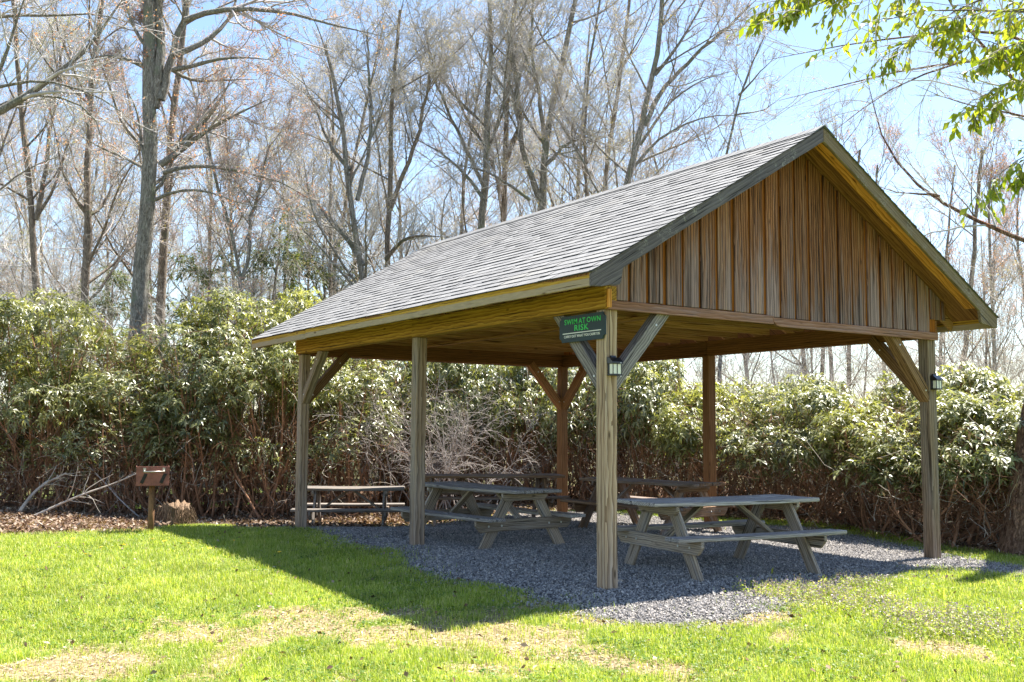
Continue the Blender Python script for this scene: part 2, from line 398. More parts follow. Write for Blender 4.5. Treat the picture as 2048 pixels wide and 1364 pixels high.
def join(parts):
    """parts: list of (V, F, matidx) -> V, Flist, midx"""
    Vs, Fl, mi, b = [], [], [], 0
    for V, F, k in parts:
        if len(V) == 0: continue
        Vs.append(V); Fl.append(np.asarray(F)+b); mi.append(k); b += len(V)
    return np.concatenate(Vs), Fl, mi
def vnoise(x, y, s, seed=0):
    """smooth value noise, numpy"""
    x = np.asarray(x)*s+seed*17.3; y = np.asarray(y)*s+seed*9.1
    xi = np.floor(x); yi = np.floor(y); fx = x-xi; fy = y-yi
    def h(a, b): return np.modf(np.abs(np.sin(a*127.1+b*311.7+seed)*43758.5453))[0]
    fx = fx*fx*(3-2*fx); fy = fy*fy*(3-2*fy)
    return (h(xi, yi)*(1-fx)+h(xi+1, yi)*fx)*(1-fy)+(h(xi, yi+1)*(1-fx)+h(xi+1, yi+1)*fx)*fy
def fbm(x, y, s, seed=0): return (vnoise(x, y, s, seed)*.5+vnoise(x, y, s*2.1, seed+1)*.3+vnoise(x, y, s*4.3, seed+2)*.2)

# ------------------------------------------------------------------ terrain
HC = np.array([(0, 0, 0), (0, 3.64, .02), (0, 7.4, -.07), (5, 0, -.08), (5, 3.64, -.04), (5, 7.4, -.06), (2.5, 3.5, -.03), (2.5, .5, -.04),
    (-2.2, -.4, -.1), (-2.2, 3, -.06), (-2, 6.8, -.01), (-4, 8, -.06), (-5, -1, -.13), (-2.6, -2.4, -.13), (0, -4, -.15), (3, -2.5, -.11), (1, -1.6, -.09),
    (7, -1, -.1), (7, 4, -.06), (1.3, 9.2, -.3), (0, 11, -.33), (3, 10, -.25), (-3, 11, -.14), (6, 9, -.12), (-6, -7, -.17), (-8, 3, -.12), (-8, 10, -.12),
    (10, 4, -.1), (5, -6, -.15)])
def hgt(x, y):
    x = np.asarray(x, float); y = np.asarray(y, float); s = np.full(x.shape, -.15*1e-3); wsum = np.full(x.shape, 1e-3)
    for a, b, z in HC:
        wt = np.exp(-((x-a)**2+(y-b)**2)/(2*1.3**2)); s = s+wt*z; wsum = wsum+wt
    return s/wsum
def hit(px, py):
    d = ray(px, py); z = -.05
    for _ in range(12):
        t = (z-CAM[2])/d[2]; p = CAM+d*t; z = float(hgt(p[0], p[1]))
    return p
def inside(poly, x, y):
    r = np.zeros(np.shape(x), bool); n = len(poly)
    for i in range(n):
        x0, y0 = poly[i]; x1, y1 = poly[(i+1) % n]
        c = ((y0 > y) != (y1 > y)) & (x < (x1-x0)*(y-y0)/(y1-y0+1e-12)+x0); r ^= c
    return r
def poly_dist(poly, x, y, closed=True):
    d = np.full(np.shape(x), 1e9); n = len(poly)
    for i in range(n if closed else n-1):
        a = np.array(poly[i]); b = np.array(poly[(i+1) % n]); ab = b-a
        t = np.clip(((x-a[0])*ab[0]+(y-a[1])*ab[1])/(ab@ab+1e-12), 0, 1)
        d = np.minimum(d, np.hypot(x-a[0]-t*ab[0], y-a[1]-t*ab[1]))
    return d
PADPX = [(600, 1056), (660, 1073), (718, 1091), (800, 1107), (825, 1142), (879, 1157), (1000, 1172), (1066, 1194), (1133, 1216), (1174, 1228), (1245, 1246),
         (1358, 1252), (1460, 1240), (1563, 1216), (1640, 1186), (1727, 1160), (1870, 1139), (2048, 1154)]
PAD = [tuple(hit(*q)[:2]) for q in PADPX]
PAD += [tuple(hit(*q)[:2]) for q in [(2150, 1148), (2048, 1136), (1960, 1122), (1880, 1108), (1800, 1091), (1740, 1079), (1680, 1066), (1630, 1057)]]+[(5.85, 4.2), (5.8, 7.2), (5.2, 7.9), (3.0, 7.9), (1.4, 7.85), (.2, 7.75), (-.25, 7.3)]
MULCH = [(-14, 8.6), tuple(hit(0, 1073)[:2]), tuple(hit(150, 1068)[:2]), tuple(hit(300, 1062)[:2]), tuple(hit(430, 1052)[:2]), (-.8, 7.5), (-.2, 7.45), (.3, 7.7), (3, 7.85), (5.3, 7.9), (6.3, 7.3), (6.5, 5), tuple(hit(1640, 1046)[:2]), tuple(hit(1720, 1059)[:2]), tuple(hit(1820, 1078)[:2]), tuple(hit(1920, 1098)[:2]), tuple(hit(2048, 1118)[:2]), (9.5, -2.), (13, -2), (16, 6), (14, 15), (0, 17), (-14, 16)]
def cells(poly, res, dz, jit=.3, seed=1):
    xs = np.arange(min(p[0] for p in poly)-.2, max(p[0] for p in poly)+.2, res); ys = np.arange(min(p[1] for p in poly)-.2, max(p[1] for p in poly)+.2, res)
    g = np.random.default_rng(seed)
    X, Y = np.meshgrid(xs, ys, indexing='ij'); X = X+g.uniform(-jit, jit, X.shape)*res; Y = Y+g.uniform(-jit, jit, Y.shape)*res
    Z = hgt(X, Y)+dz
    I = np.arange(X.size).reshape(X.shape)
    F = np.stack([I[:-1, :-1], I[1:, :-1], I[1:, 1:], I[:-1, 1:]], -1).reshape(-1, 4)
    cx = X.ravel()[F].mean(1); cy = Y.ravel()[F].mean(1)
    F = F[inside(poly, cx, cy)]
    used, inv = np.unique(F, return_inverse=True)
    return np.stack([X.ravel(), Y.ravel(), Z.ravel()], 1)[used], inv.reshape(F.shape)

# bare ground: worn track and patches in the lawn
TRACK = [tuple(hit(*q)[:2]) for q in [(-150, 1364), (60, 1345), (200, 1310), (350, 1275), (520, 1250), (700, 1240), (850, 1255), (960, 1262)]]
TRACK2 = [tuple(hit(*q)[:2]) for q in [(830, 1250), (980, 1290), (1100, 1300), (1250, 1320), (1500, 1340)]]
BLOBS = [(*hit(px, py)[:2], r) for px, py, r in [(880, 1232, .2), (250, 1330, .3), (120, 1350, .3), (600, 1262, .25), (480, 1290, .2), (1800, 1285, .42), (1870, 1290, .35), (1600, 1260, .25), (400, 1345, .3), (1330, 1345, .3), (1200, 1330, .25), (1560, 1275, .2), (1950, 1300, .2), (930, 1340, .25), (720, 1290, .2), (1000, 1345, .25)]]
def bare(x, y):
    d = poly_dist(TRACK, x, y, False); d2 = poly_dist(TRACK2, x, y, False)
    b = np.clip(1.2-d/.75, 0, 1)+np.clip(.8-d2/.9, 0, 1)*.6
    for a, c, r in BLOBS: b = b+np.exp(-((x-a)**2+(y-c)**2)/(2*(r*.7)**2))*.8
    dp = poly_dist(PAD, x, y); b = b+np.clip(1.2-dp/.36, 0, 1)*((y < .2) & (x > -1.4) & (x < 3.2))*.9
    n = fbm(x, y, 2.2, 3)
    return np.clip((b*.78+(n-.5)*1.9+(vnoise(x, y, 11., 31)-.5)*.7)*.9-.08, 0, .8)

def ground_sheet():
    def axis(c, span):
        a = np.arange(c-span, c+span, .16); out = [a]; v = c+span; s = .4
        hi = []
        while v < 260: hi.append(v); v += s; s *= 1.35
        lo = []; v = c-span; s = .4
        while v > -260: v -= s; s *= 1.35; lo.append(v)
        return np.concatenate([lo[::-1], a, hi])
    xs = axis(1, 9); ys = axis(2, 11)
    X, Y = np.meshgrid(xs, ys, indexing='ij'); Z = hgt(X, Y)
    far = np.clip((np.hypot(X-1, Y-4)-14)/20, 0, 1); Z = Z*(1-far)+far*(-.3)
    I = np.arange(X.size).reshape(X.shape)
    F = np.stack([I[:-1, :-1], I[1:, :-1], I[1:, 1:], I[:-1, 1:]], -1).reshape(-1, 4)
    m, n, o = new_mat('lawn_soil'); q = N(n)
    tc = q('ShaderNodeTexCoord').outputs['Object']
    b = q('ShaderNodeAttribute', attribute_name='bare').outputs['Fac']
    n1 = q.noise(tc, 35, 5, .7)
    soil = q.ramp(n1, [(.32, (.08, .055, .033)), (.52, (.26, .195, .115)), (.7, (.44, .355, .24))])
    turf = q.ramp(q.noise(tc, 14, 5, .7), [(.3, (.06, .11, .015)), (.6, (.13, .2, .03)), (.8, (.24, .24, .08))])
    far_ = q.ramp(q.noise(tc, .6, 4, .6), [(.3, (.06, .07, .025)), (.7, (.15, .12, .06))])
    f = step(q, q.math('ADD', b, q.math('MULTIPLY', q.math('SUBTRACT', n1, .5), .6)), .25, .6)
    wd = q('ShaderNodeAttribute', attribute_name='far').outputs['Fac']
    c = q.mix(wd, q.mix(f, turf, soil), far_)
    bs = q('ShaderNodeBsdfPrincipled', ins={'Base Color': c, 'Roughness': .95, 'Specular IOR Level': .1,
          'Normal': q('ShaderNodeBump', ins={'Strength': .6, 'Distance': .02, 'Height': n1}).outputs[0]})
    n.links.new(bs.outputs[0], o.inputs[0])
    me = mesh_np('ground', np.stack([X.ravel(), Y.ravel(), Z.ravel()], 1), [F], m, smooth=True)
    a = me.attributes.new('bare', 'FLOAT', 'POINT'); a.data.foreach_set('value', bare(X.ravel(), Y.ravel()).astype(np.float32))
    a = me.attributes.new('far', 'FLOAT', 'POINT'); a.data.foreach_set('value', np.clip((np.hypot(X-1, Y-2)-13)/5, 0, 1).ravel().astype(np.float32))
    tag(link('ground', me), 'lawn ground with worn bare soil patches', kind='structure')
ground_sheet()

def pad_and_mulch():
    m, n, o = new_mat('gravel_bed'); q = N(n)
    tc = q('ShaderNodeTexCoord').outputs['Object']
    vo = q('ShaderNodeTexVoronoi', ins={'Vector': tc, 'Scale': 42.})
    c = q.ramp(q('ShaderNodeSeparateColor', ins={0: vo.outputs['Color']}).outputs[0], [(0, (.07, .066, .066)), (.6, (.17, .16, .155)), (1, (.32, .3, .27))])
    c = q.mix(step(q, vo.outputs['Distance'], .35, .7), c, (.03, .03, .032, 1))
    bs = q('ShaderNodeBsdfPrincipled', ins={'Base Color': c, 'Roughness': .9, 'Specular IOR Level': .2,
          'Normal': q('ShaderNodeBump', ins={'Strength': 1., 'Distance': .02, 'Height': vo.outputs['Distance']}).outputs[0]})
    n.links.new(bs.outputs[0], o.inputs[0])
    V, F = cells(PAD, .1, .008)
    tag(link('gravel_pad', mesh_np('gravel_pad', V, [F], m, smooth=True)), 'grey gravel pad under the pavilion', kind='structure')
    m2 = plain('mulch_soil', (.1, .055, .032), .95, .5, 25., spec=.1, bump=.8, col2=(.26, .16, .1))
    V, F = cells(MULCH, .2, .006, .25, 2)
    tag(link('mulch_bed', mesh_np('mulch_bed', V, [F], m2, smooth=True)), 'leaf covered soil under the shrubs', kind='structure')
    # loose stones
    g = np.random.default_rng(3)
    xs = np.array([p[0] for p in PAD]); ys = np.array([p[1] for p in PAD])
    n_ = 230000
    x = g.uniform(xs.min()-.5, xs.max()+.3, n_); y = g.uniform(ys.min()-.5, ys.max()+.3, n_)
    ins = inside(PAD, x, y); dd = poly_dist(PAD, x, y)
    keep = (ins & (g.random(n_) < np.where(y > 4.5, .45, 1.))) | (~ins & (g.random(n_) < .8*np.exp(-dd/.12)))
    keep &= ~(ins & (g.random(n_) < .45*np.exp(-dd/.12)))
    x, y = x[keep], y[keep]; k = len(x)
    s = g.uniform(.006, .0135, k)*np.where(g.random(k) < .05, 1.7, 1.)
    B = np.array([(1, 0, 0), (-1, 0, 0), (0, 1, 0), (0, -1, 0), (0, 0, 1), (0, 0, -1)], float)
    off = B[None]*(1+g.uniform(-.35, .35, (k, 6, 1)))+g.uniform(-.25, .25, (k, 6, 3))
    a = g.uniform(0, 6.28, k); ca, sa = np.cos(a), np.sin(a); tl = g.normal(0, .35, (k, 2))
    ox = off[:, :, 0]*ca[:, None]-off[:, :, 1]*sa[:, None]; oy = off[:, :, 0]*sa[:, None]+off[:, :, 1]*ca[:, None]
    oz = off[:, :, 2]*.7+ox*tl[:, :1]+oy*tl[:, 1:]
    V = np.stack([x[:, None]+ox*s[:, None], y[:, None]+oy*s[:, None]*.8, (hgt(x, y)+.008+g.uniform(.0, .012, k))[:, None]+oz*s[:, None]], -1).reshape(-1, 3)
    T = np.array([(0, 2, 4), (2, 1, 4), (1, 3, 4), (3, 0, 4), (2, 0, 5), (1, 2, 5), (3, 1, 5), (0, 3, 5)])
    F = (np.arange(k)[:, None, None]*6+T[None]).reshape(-1, 3)
    m3 = leafy('grey_stone', [(.16, .15, .148), (.23, .215, .21), (.31, .29, .275), (.48, .435, .39)], .0, .85, .2, pos_var=False)
    tag(link('gravel', mesh_np('gravel', V, [F], m3, flat=True)), 'loose grey crushed stone', kind='stuff')
pad_and_mulch()

# ------------------------------------------------------------------ grass, straw, litter, weeds
def in_view(x, y, m=60):
    P = np.stack([x, y, hgt(x, y)], 1); u, v, z = project(P)
    return (z > .5) & (u > -m*2) & (u < 2048+m*2) & (v < 1364+m*3)
def grass():
    g = np.random.default_rng(5)
    # candidate points with density falling with distance from the camera
    n_ = 3000000
    x = g.uniform(-9, 9.5, n_); y = g.uniform(-6.5, 9.5, n_)
    d = np.hypot(x-CAM[0], y-CAM[1])
    dens = np.clip((6.5/d)**1.35, .14, 1.)
    keep = (g.random(n_) < dens) & in_view(x, y)
    x, y = x[keep], y[keep]
    b = bare(x, y); pad = inside(PAD, x, y); dp = poly_dist(PAD, x, y); mu = inside(MULCH, x, y); dm = poly_dist(MULCH, x, y)
    ok = g.random(len(x)) < np.clip(1-b*.98, .015, 1)
    ok &= ~pad | (g.random(len(x)) < .3*np.exp(-dp/.13)*(fbm(x, y, 1.5, 9) > .45))
    ok &= ~mu | (g.random(len(x)) < .35*np.exp(-dm/.15))
    ok &= ~((x > 8.3) & (y > -1))
    x, y = x[ok], y[ok]; b = b[ok]; k = len(x)
    d = np.hypot(x-CAM[0], y-CAM[1])
    tuft = fbm(x, y, 1.3, 21); fine = vnoise(x, y, 7, 5)
    h = (.022+.036*tuft**1.3+.024*fine)*g.uniform(.45, 1.4, k)*(1-.5*b)
    front = np.clip((3-(np.hypot(x+3.5, y-4)))/3, 0, 1); h *= 1+front*.35
    wd = g.uniform(.0009, .0019, k)*(.75+d/12.)
    az = g.uniform(0, 6.28, k); lean = g.uniform(.1, .95, k)
    dx, dy = np.cos(az), np.sin(az); z = hgt(x, y)
    sx, sy = -dy*wd, dx*wd
    b0 = np.stack([x-sx, y-sy, z], 1); b1 = np.stack([x+sx, y+sy, z], 1)
    mx = x+dx*h*lean*.3; my = y+dy*h*lean*.3; mz = z+h*.62
    m0 = np.stack([mx-sx*.7, my-sy*.7, mz], 1); m1 = np.stack([mx+sx*.7, my+sy*.7, mz], 1)
    tp = np.stack([x+dx*h*lean, y+dy*h*lean, z+h*(1.05-lean*.35)], 1)
    V = np.stack([b0, b1, m1, m0, tp], 1).reshape(-1, 3); i = np.arange(k)*5
    # broad leaved weeds in loose colonies, and a few dead leaves blown in
    wm = (g.random(k) < .05) & (fbm(x, y, 1.1, 51) > .5); wx = np.repeat(x[wm], 4)+g.normal(0, .012, wm.sum()*4); wy = np.repeat(y[wm], 4)+g.normal(0, .012, wm.sum()*4); n2 = len(wx)
    wv, wf = leaves_at(g, np.stack([wx, wy, hgt(wx, wy)+g.uniform(.012, .035, n2)], 1), g.normal(0, 1, (n2, 3))*np.array([1, 1, .25]), g.uniform(.014, .034, n2), g.uniform(.005, .011, n2), .05)
    dm = g.random(k) < .0022; n3 = int(dm.sum()); dv, df = leaves_at(g, np.stack([x[dm], y[dm], hgt(x[dm], y[dm])+.03], 1), g.normal(0, 1, (n3, 3))*np.array([1, 1, .4]), g.uniform(.035, .07, n3), g.uniform(.01, .018, n3), .1, g.normal(0, 1, (n3, 3)))
    V, FL, mi = join([(V, np.stack([i, i+1, i+2, i+3], 1), 0), (wv, wf, 1), (dv, df, 2)]); FL.append(np.stack([i+3, i+2, i+4], 1)); mi.append(0)
    me = mesh_np('lawn_grass', V, FL, [MAT['grass'], MAT['weed'], MAT['litter']], mi)
    tag(link('lawn_grass', me), 'bright green mown grass with worn patches', kind='stuff')
    print('grass', k)
grass()
def straw_and_litter():
    g = np.random.default_rng(6)
    x = g.uniform(-7, 7, 260000); y = g.uniform(-6, 4, 260000)
    b = bare(x, y); k = (g.random(len(x)) < b*.6+.05) & in_view(x, y) & ~inside(PAD, x, y)
    x, y = x[k], y[k]; n = len(x)
    a = g.uniform(0, 6.28, n); D = np.stack([np.cos(a), np.sin(a), g.normal(0, .25, n)], 1)
    V, F = leaves_at(g, np.stack([x, y, hgt(x, y)+.008], 1), D, g.uniform(.015, .05, n), np.where(g.random(n) < .06, g.uniform(.008, .018, n), g.uniform(.0015, .006, n)), .0)
    tag(link('dry_straw', mesh_np('dry_straw', V, [F], MAT['straw'])), 'dry straw and wood chips on the bare soil', kind='stuff')
    x = g.uniform(-9, 12, 150000); y = g.uniform(-2, 14, 150000)
    dm = poly_dist(MULCH, x, y); ins = inside(MULCH, x, y)
    k = (ins | (g.random(len(x)) < .25*np.exp(-dm/.15))) & in_view(x, y) & ~((x > 5.3) & (y < 7.5) & (g.random(len(x)) < .6))
    x, y = x[k], y[k]; n = len(x)
    a = g.uniform(0, 6.28, n); D = np.stack([np.cos(a), np.sin(a), g.normal(0, .5, n)], 1)
    V, F = leaves_at(g, np.stack([x, y, hgt(x, y)+g.uniform(.01, .06, n)], 1), D, g.uniform(.04, .1, n), g.uniform(.01, .024, n), .0, g.normal(0, 1, (n, 3)))
    tag(link('leaf_litter', mesh_np('leaf_litter', V, [F], MAT['litter'])), 'brown dead leaves under the rhododendrons', kind='stuff')
    # small purple weeds in the lawn to the right of the gravel
    c = [hit(px, py)[:2] for px, py in [(1620, 1190), (1690, 1200), (1760, 1215), (1800, 1240), (1850, 1250), (1930, 1240), (1720, 1175), (1660, 1215), (1880, 1270), (1980, 1270), (1560, 1190)]]
    P = np.concatenate([np.array(q)[None]+g.normal(0, .2, (150, 2)) for q in c]); n = len(P)
    h = g.uniform(.05, .13, n); B = np.stack([P[:, 0], P[:, 1], hgt(P[:, 0], P[:, 1])], 1)
    S = grow(g, B, np.array([[0, 0, 1.]])+g.normal(0, .25, (n, 3)), h, 3, .1, 0)
    tv, tf = tubes([(S, taper(np.full(n, .0016), 4, .7), 3)])
    rep = 6; Q = np.repeat(S[:, -1], rep, 0)-np.array([0, 0, 1.])*np.tile(np.linspace(0, .05, rep), n)[:, None]+g.normal(0, .006, (n*rep, 3))
    fv, ff = quads_at(g, Q, np.full(len(Q), .008))
    Q2 = np.repeat(B, 4, 0)+np.array([0, 0, 1.])*g.uniform(.01, .08, n*4)[:, None]
    lv, lf = leaves_at(g, Q2, g.normal(0, 1, (n*4, 3))*np.array([1, 1, .3]), g.uniform(.015, .035, n*4), g.uniform(.005, .012, n*4))
    V, F, mi = join([(tv, tf, 1), (fv, ff, 0), (lv, lf, 1)])
    tag(link('purple_wildflowers', mesh_np('purple_wildflowers', V, F, [MAT['purple'], MAT['grass']], mi)), 'low purple wildflowers at the edge of the gravel', kind='stuff')
straw_and_litter()
def dandelions():
    s = MB(); s.cyl((0, 0, 0), (.004, 0, .07), .0018, .0014, 6, 1)
    for i in range(14):
        a = i*2*math.pi/14; r = Matrix.Rotation(a, 3, 'Z')
        vs = [s.bm.verts.new(r @ Vector(p)+Vector((.004, 0, .07))) for p in [(0, -.002, 0), (.016, -.005, .003), (.019, 0, .002), (.016, .005, .003), (0, .002, .002)]]
        s.bm.faces.new(vs).material_index = 0
    s.cyl((.004, 0, .066), (.004, 0, .075), .006, .008, 8, 0)
    first = s.build('dandelion', [MAT['yellow'], MAT['grass']])
    for i, (px, py) in enumerate([(466, 1096), (561, 1120), (305, 1093), (330, 1097), (375, 1102), (245, 1105), (145, 1092), (205, 1110), (420, 1112), (170, 1125)]):
        o = first if i == 0 else first.copy()
        if i: COL.objects.link(o)
        p = hit(px, py); o.location = p; o.rotation_euler = (rnd.uniform(-.2, .2), rnd.uniform(-.2, .2), rnd.uniform(0, 6)); o.scale = (1.3,)*3
        tag(o, 'small yellow dandelion flower in the sunlit lawn before the rusty grill', 'dandelion', 'dandelions in the sunlit lawn')
dandelions()

# ------------------------------------------------------------------ pavilion
PW = .14; W = 5.02; L = 7.44; HB = 2.52; TAN = .5855; CX = 2.51
TH_ = math.atan(TAN); CO, SI = math.cos(TH_), math.sin(TH_)
def zd(x): return 4.545-TAN*abs(x-CX)
Y0, Y1 = -.47, 8.07
def pavilion():
    P = empty('picnic_pavilion', (0, 0, 0), 0, 'open wooden pavilion with grey shingle roof and brown board gable, standing on the gravel', 'pavilion')
    # posts
    lean = {}
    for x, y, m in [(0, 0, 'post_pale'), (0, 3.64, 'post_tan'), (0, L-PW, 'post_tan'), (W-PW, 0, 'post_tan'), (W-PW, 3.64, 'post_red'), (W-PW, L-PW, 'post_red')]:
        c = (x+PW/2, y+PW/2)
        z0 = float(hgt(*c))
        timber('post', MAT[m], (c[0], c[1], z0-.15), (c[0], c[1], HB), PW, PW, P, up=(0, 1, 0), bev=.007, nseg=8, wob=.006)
    # beams (bottom at HB)
    zb = HB+.107; hb = .213
    timber('beam', MAT['beam_bounce_gold'], (.03, -.04, zb), (.03, 3.72, zb), .14, hb, P)
    timber('beam', MAT['beam_bounce_gold'], (.036, 3.722, zb+.012), (.036, L+.045, zb+.012), .14, hb, P)
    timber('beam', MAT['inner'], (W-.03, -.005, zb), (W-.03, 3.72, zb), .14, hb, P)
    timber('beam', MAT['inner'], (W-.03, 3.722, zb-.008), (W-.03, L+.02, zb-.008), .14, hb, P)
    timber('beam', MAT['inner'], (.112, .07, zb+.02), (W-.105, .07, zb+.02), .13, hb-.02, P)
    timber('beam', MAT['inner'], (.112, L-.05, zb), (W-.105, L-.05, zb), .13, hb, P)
    # knee braces
    for m, a, b in [('silver', (.1, .07, 1.815), (.76, .07, 2.56)), ('silver', (.07, .1, 1.815), (.07, .80, 2.56)),
                    ('post_tan', (.07, L-.1, 1.815), (.07, L-.80, 2.56)), ('brace_brown', (.1, L-.07, 1.815), (.76, L-.07, 2.56)),
                    ('brace_brown', (W-.1, .07, 1.80), (W-.79, .07, 2.56)), ('brace_brown', (W-.07, .1, 1.80), (W-.07, .82, 2.56)),
                    ('post_red', (W-.1, L-.07, 1.80), (W-.78, L-.07, 2.56)), ('post_red', (W-.07, L-.1, 1.80), (W-.07, L-.78, 2.56))]:
        o = timber('knee_brace', MAT[m], a, b, .115, .125, P, bev=.005)
        fx = frame(a, b)[1]
        for bx in (.13, fx-.2):
            s = MB(); s.cyl((bx, -.061, 0), (bx, .061, 0), .011, seg=8); s.build('bolt', MAT['bolt'], o)
    # fascia (two lengths each side), rake boards with their end gussets
    zf0, zf1 = 2.64, zd(-.53)-.004
    for xa, m in ((-.515, 'fascia'), (2*CX+.515, 'fascia')):
        for y0, y1, dz in ((Y0+.03, 5.9, 0.), (5.902, Y1-.03, -.012)):
            timber('fascia_board', MAT[m], (xa, y0, (zf0+zf1)/2+dz), (xa, y1, (zf0+zf1)/2+dz), .03, zf1-zf0, P, wob=.004)
    def slope_prism(name, mat, poly, ya, yb, sgn, bev=.003):
        """poly in (x, z) for the left slope; laid out along the slope so the grain follows it"""
        x0, z0 = -.53, zd(-.53)
        lo = [((x-x0)*CO+(z-z0)*SI, -(x-x0)*SI+(z-z0)*CO) for x, z in poly]
        s = MB(); s.prism(lo, ya, yb, 'Y', bev=bev)
        mw = Matrix(((CO, 0, -SI, x0), (0, 1, 0, 0), (SI, 0, CO, z0), (0, 0, 0, 1)))
        if sgn < 0:
            mw = Matrix(((-CO, 0, SI, 2*CX-x0), (0, 1, 0, 0), (SI, 0, CO, z0), (0, 0, 0, 1)))
            for v in s.bm.verts: pass
            bmesh.ops.reverse_faces(s.bm, faces=s.bm.faces[:])
        # keep the matrix a pure rotation: mirror the mesh instead of the object
        if sgn < 0:
            for v in s.bm.verts: v.co.x = -v.co.x
            mw = Matrix(((CO, 0, SI, 2*CX-x0), (0, 1, 0, 0), (-SI, 0, CO, z0), (0, 0, 0, 1)))
        return s.build(name, mat, P, mw)
    r_ = random.Random(4)
    def wavy(x0, x1, off, n=14, a=.008):
        return [(x0+(x1-x0)*i/n, zd(x0+(x1-x0)*i/n)-off+r_.uniform(-a, a)) for i in range(n+1)]
    for sgn in (1, -1):
        for ya, yb, m in ((Y0, Y0+.035, 'rake_dark' if sgn > 0 else 'rake_pale'), (Y1-.035, Y1, 'rake_pale')):
            slope_prism('rake_board', MAT[m], [(-.53, zd(-.53)), (CX-.001, zd(CX)), (CX-.001, zd(CX)-.15), *[(x, z) for x, z in wavy(CX-.03, -.18, .145, 10, .004)],
                        (-.205, 2.69), (-.235, 2.668), (-.33, 2.662), (-.42, 2.642), (-.53, 2.638)], ya, yb, sgn)
        # inner barge rafter: the broad golden board under the overhang, its lower edge wavy
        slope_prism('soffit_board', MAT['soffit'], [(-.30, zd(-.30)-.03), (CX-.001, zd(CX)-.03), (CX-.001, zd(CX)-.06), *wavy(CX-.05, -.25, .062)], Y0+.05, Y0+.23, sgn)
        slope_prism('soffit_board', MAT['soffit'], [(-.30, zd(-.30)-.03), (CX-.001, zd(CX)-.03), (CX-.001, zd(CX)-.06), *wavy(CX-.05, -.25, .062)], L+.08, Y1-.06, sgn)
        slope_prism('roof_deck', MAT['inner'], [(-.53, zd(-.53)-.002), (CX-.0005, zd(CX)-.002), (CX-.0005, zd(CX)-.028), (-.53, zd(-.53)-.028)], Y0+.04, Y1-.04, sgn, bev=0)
    # trusses
    s = MB()
    def bar(a, b, h, wd=.038):
        m, ln = frame((a[0], 0, a[1]), (b[0], 0, b[1]))
        vs = s.box((0, -wd/2, -h/2), (ln, wd/2, h/2))
        for v in vs: v.co = m @ v.co
    bar((.11, HB+.26), (W-.11, HB+.26), .09)
    for sg in (1, -1):
        X = lambda x: CX+sg*(x-CX)
        bar((X(-.49), zd(-.49)-.095), (X(CX), zd(CX)-.095), .1, .036)
        bar((X(1.35), HB+.27), (X(.75), zd(.75)-.1), .09, .03)
        bar((X(1.35), HB+.27), (X(CX-.05), zd(CX)-.2), .09, .03)
    t0 = s.build('truss', MAT['truss'], P); t0.location.y = .1
    for i in range(1, 13):
        t = t0.copy(); COL.objects.link(t); t.parent = P; t.location.y = .1+i*.6
    timber('runner', MAT['truss'], (1.95, .1, HB+.196), (1.95, L-.2, HB+.196), .09, .036, P)
    # gable walls
    for front in (True, False):
        ys = (lambda a, b: (a, b)) if front else (lambda a, b: (L-b, L-a))
        bm = bmesh.new(); ly = bm.verts.layers.float.new('tint')
        s = MB(); s.bm.free(); s.bm = bm
        x = -.2; i = 0; r2 = random.Random(11 if front else 12)
        while x < 5.2:
            wd = r2.uniform(.222, .25); x1 = min(x+wd, 5.23)
            xa, xb = x+.003, x1-r2.uniform(.03, .042)
            mid = (xa+xb)/2
            zbot = (2.606 if mid < 2.2 else 2.582) if 0 < mid < 5.0 else 2.735
            zbot += r2.uniform(-.004, .006)
            if xb-xa > .05:
                top = lambda q: zd(q)-.04
                if xa < CX < xb: pl = [(xa, zbot), (xb, zbot), (xb, top(xb)), (CX, top(CX)), (xa, top(xa))]
                else: pl = [(xa, zbot), (xb, zbot), (xb, top(xb)), (xa, top(xa))]
                if min(p[1] for p in pl[2:]) > zbot+.02:
                    yo = r2.uniform(-.004, .003)
                    n0 = set(bm.verts)
                    s.prism(pl, *ys(-.034+yo, -.014), 'Y', bev=.004)
                    tv = r2.random()
                    for v in bm.verts:
                        if v not in n0: v[ly] = tv
            x = x1; i += 1
        s.build('gable_siding', MAT['siding'], P)
        s = MB()
        s.prism([(.0, 2.61), (2.5, 2.61), (2.5, 2.59), (5.01, 2.59), (5.01, 2.745), (5.21, 2.745), (5.21, zd(5.21)-.045), (CX, zd(CX)-.045), (-.19, zd(-.19)-.045), (-.19, 2.745), (.0, 2.745)], *ys(-.0125, -.002), 'Y')
        s.build('gable_backing', MAT['siding_gap'], P)
    # trim under the front siding: two lengths, the second a little lower with a rounded start
    timber('trim_board', MAT['trim'], (.0, -.022, 2.558), (2.2, -.022, 2.555), .038, .088, P)
    s = MB(); pl = [(0, .044), (.02, .0), (.07, -.036), (.12, -.044), (2.84, -.044), (2.84, .044)]
    s.prism(pl, -.019, .019, 'Y', bev=.003)
    s.build('trim_board', MAT['trim'], P, Matrix.Translation((2.175, -.027, 2.536)))
    timber('trim_board', MAT['trim'], (.0, L+.022, 2.55), (5.0, L+.022, 2.55), .038, .088, P)
    # corner block and beam end at the near corner
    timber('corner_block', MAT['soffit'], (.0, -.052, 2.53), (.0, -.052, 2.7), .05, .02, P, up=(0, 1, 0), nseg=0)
    # shingles
    g = np.random.default_rng(8)
    Ls = (CX+.545)/CO; e = .128; rows = int(Ls/e)+1
    m, n, o = new_mat('asphalt_shingle'); q = N(n)
    tc = q('ShaderNodeTexCoord').outputs['Object']
    ta = q('ShaderNodeAttribute', attribute_name='tint').outputs['Fac']
    gr = q.noise(tc, 420, 2, .8); st = q.noise(q.mapv(tc, (1.2, 1.2, 1.2)), 1., 4, .6); mid_ = q.noise(tc, 40, 3, .7)
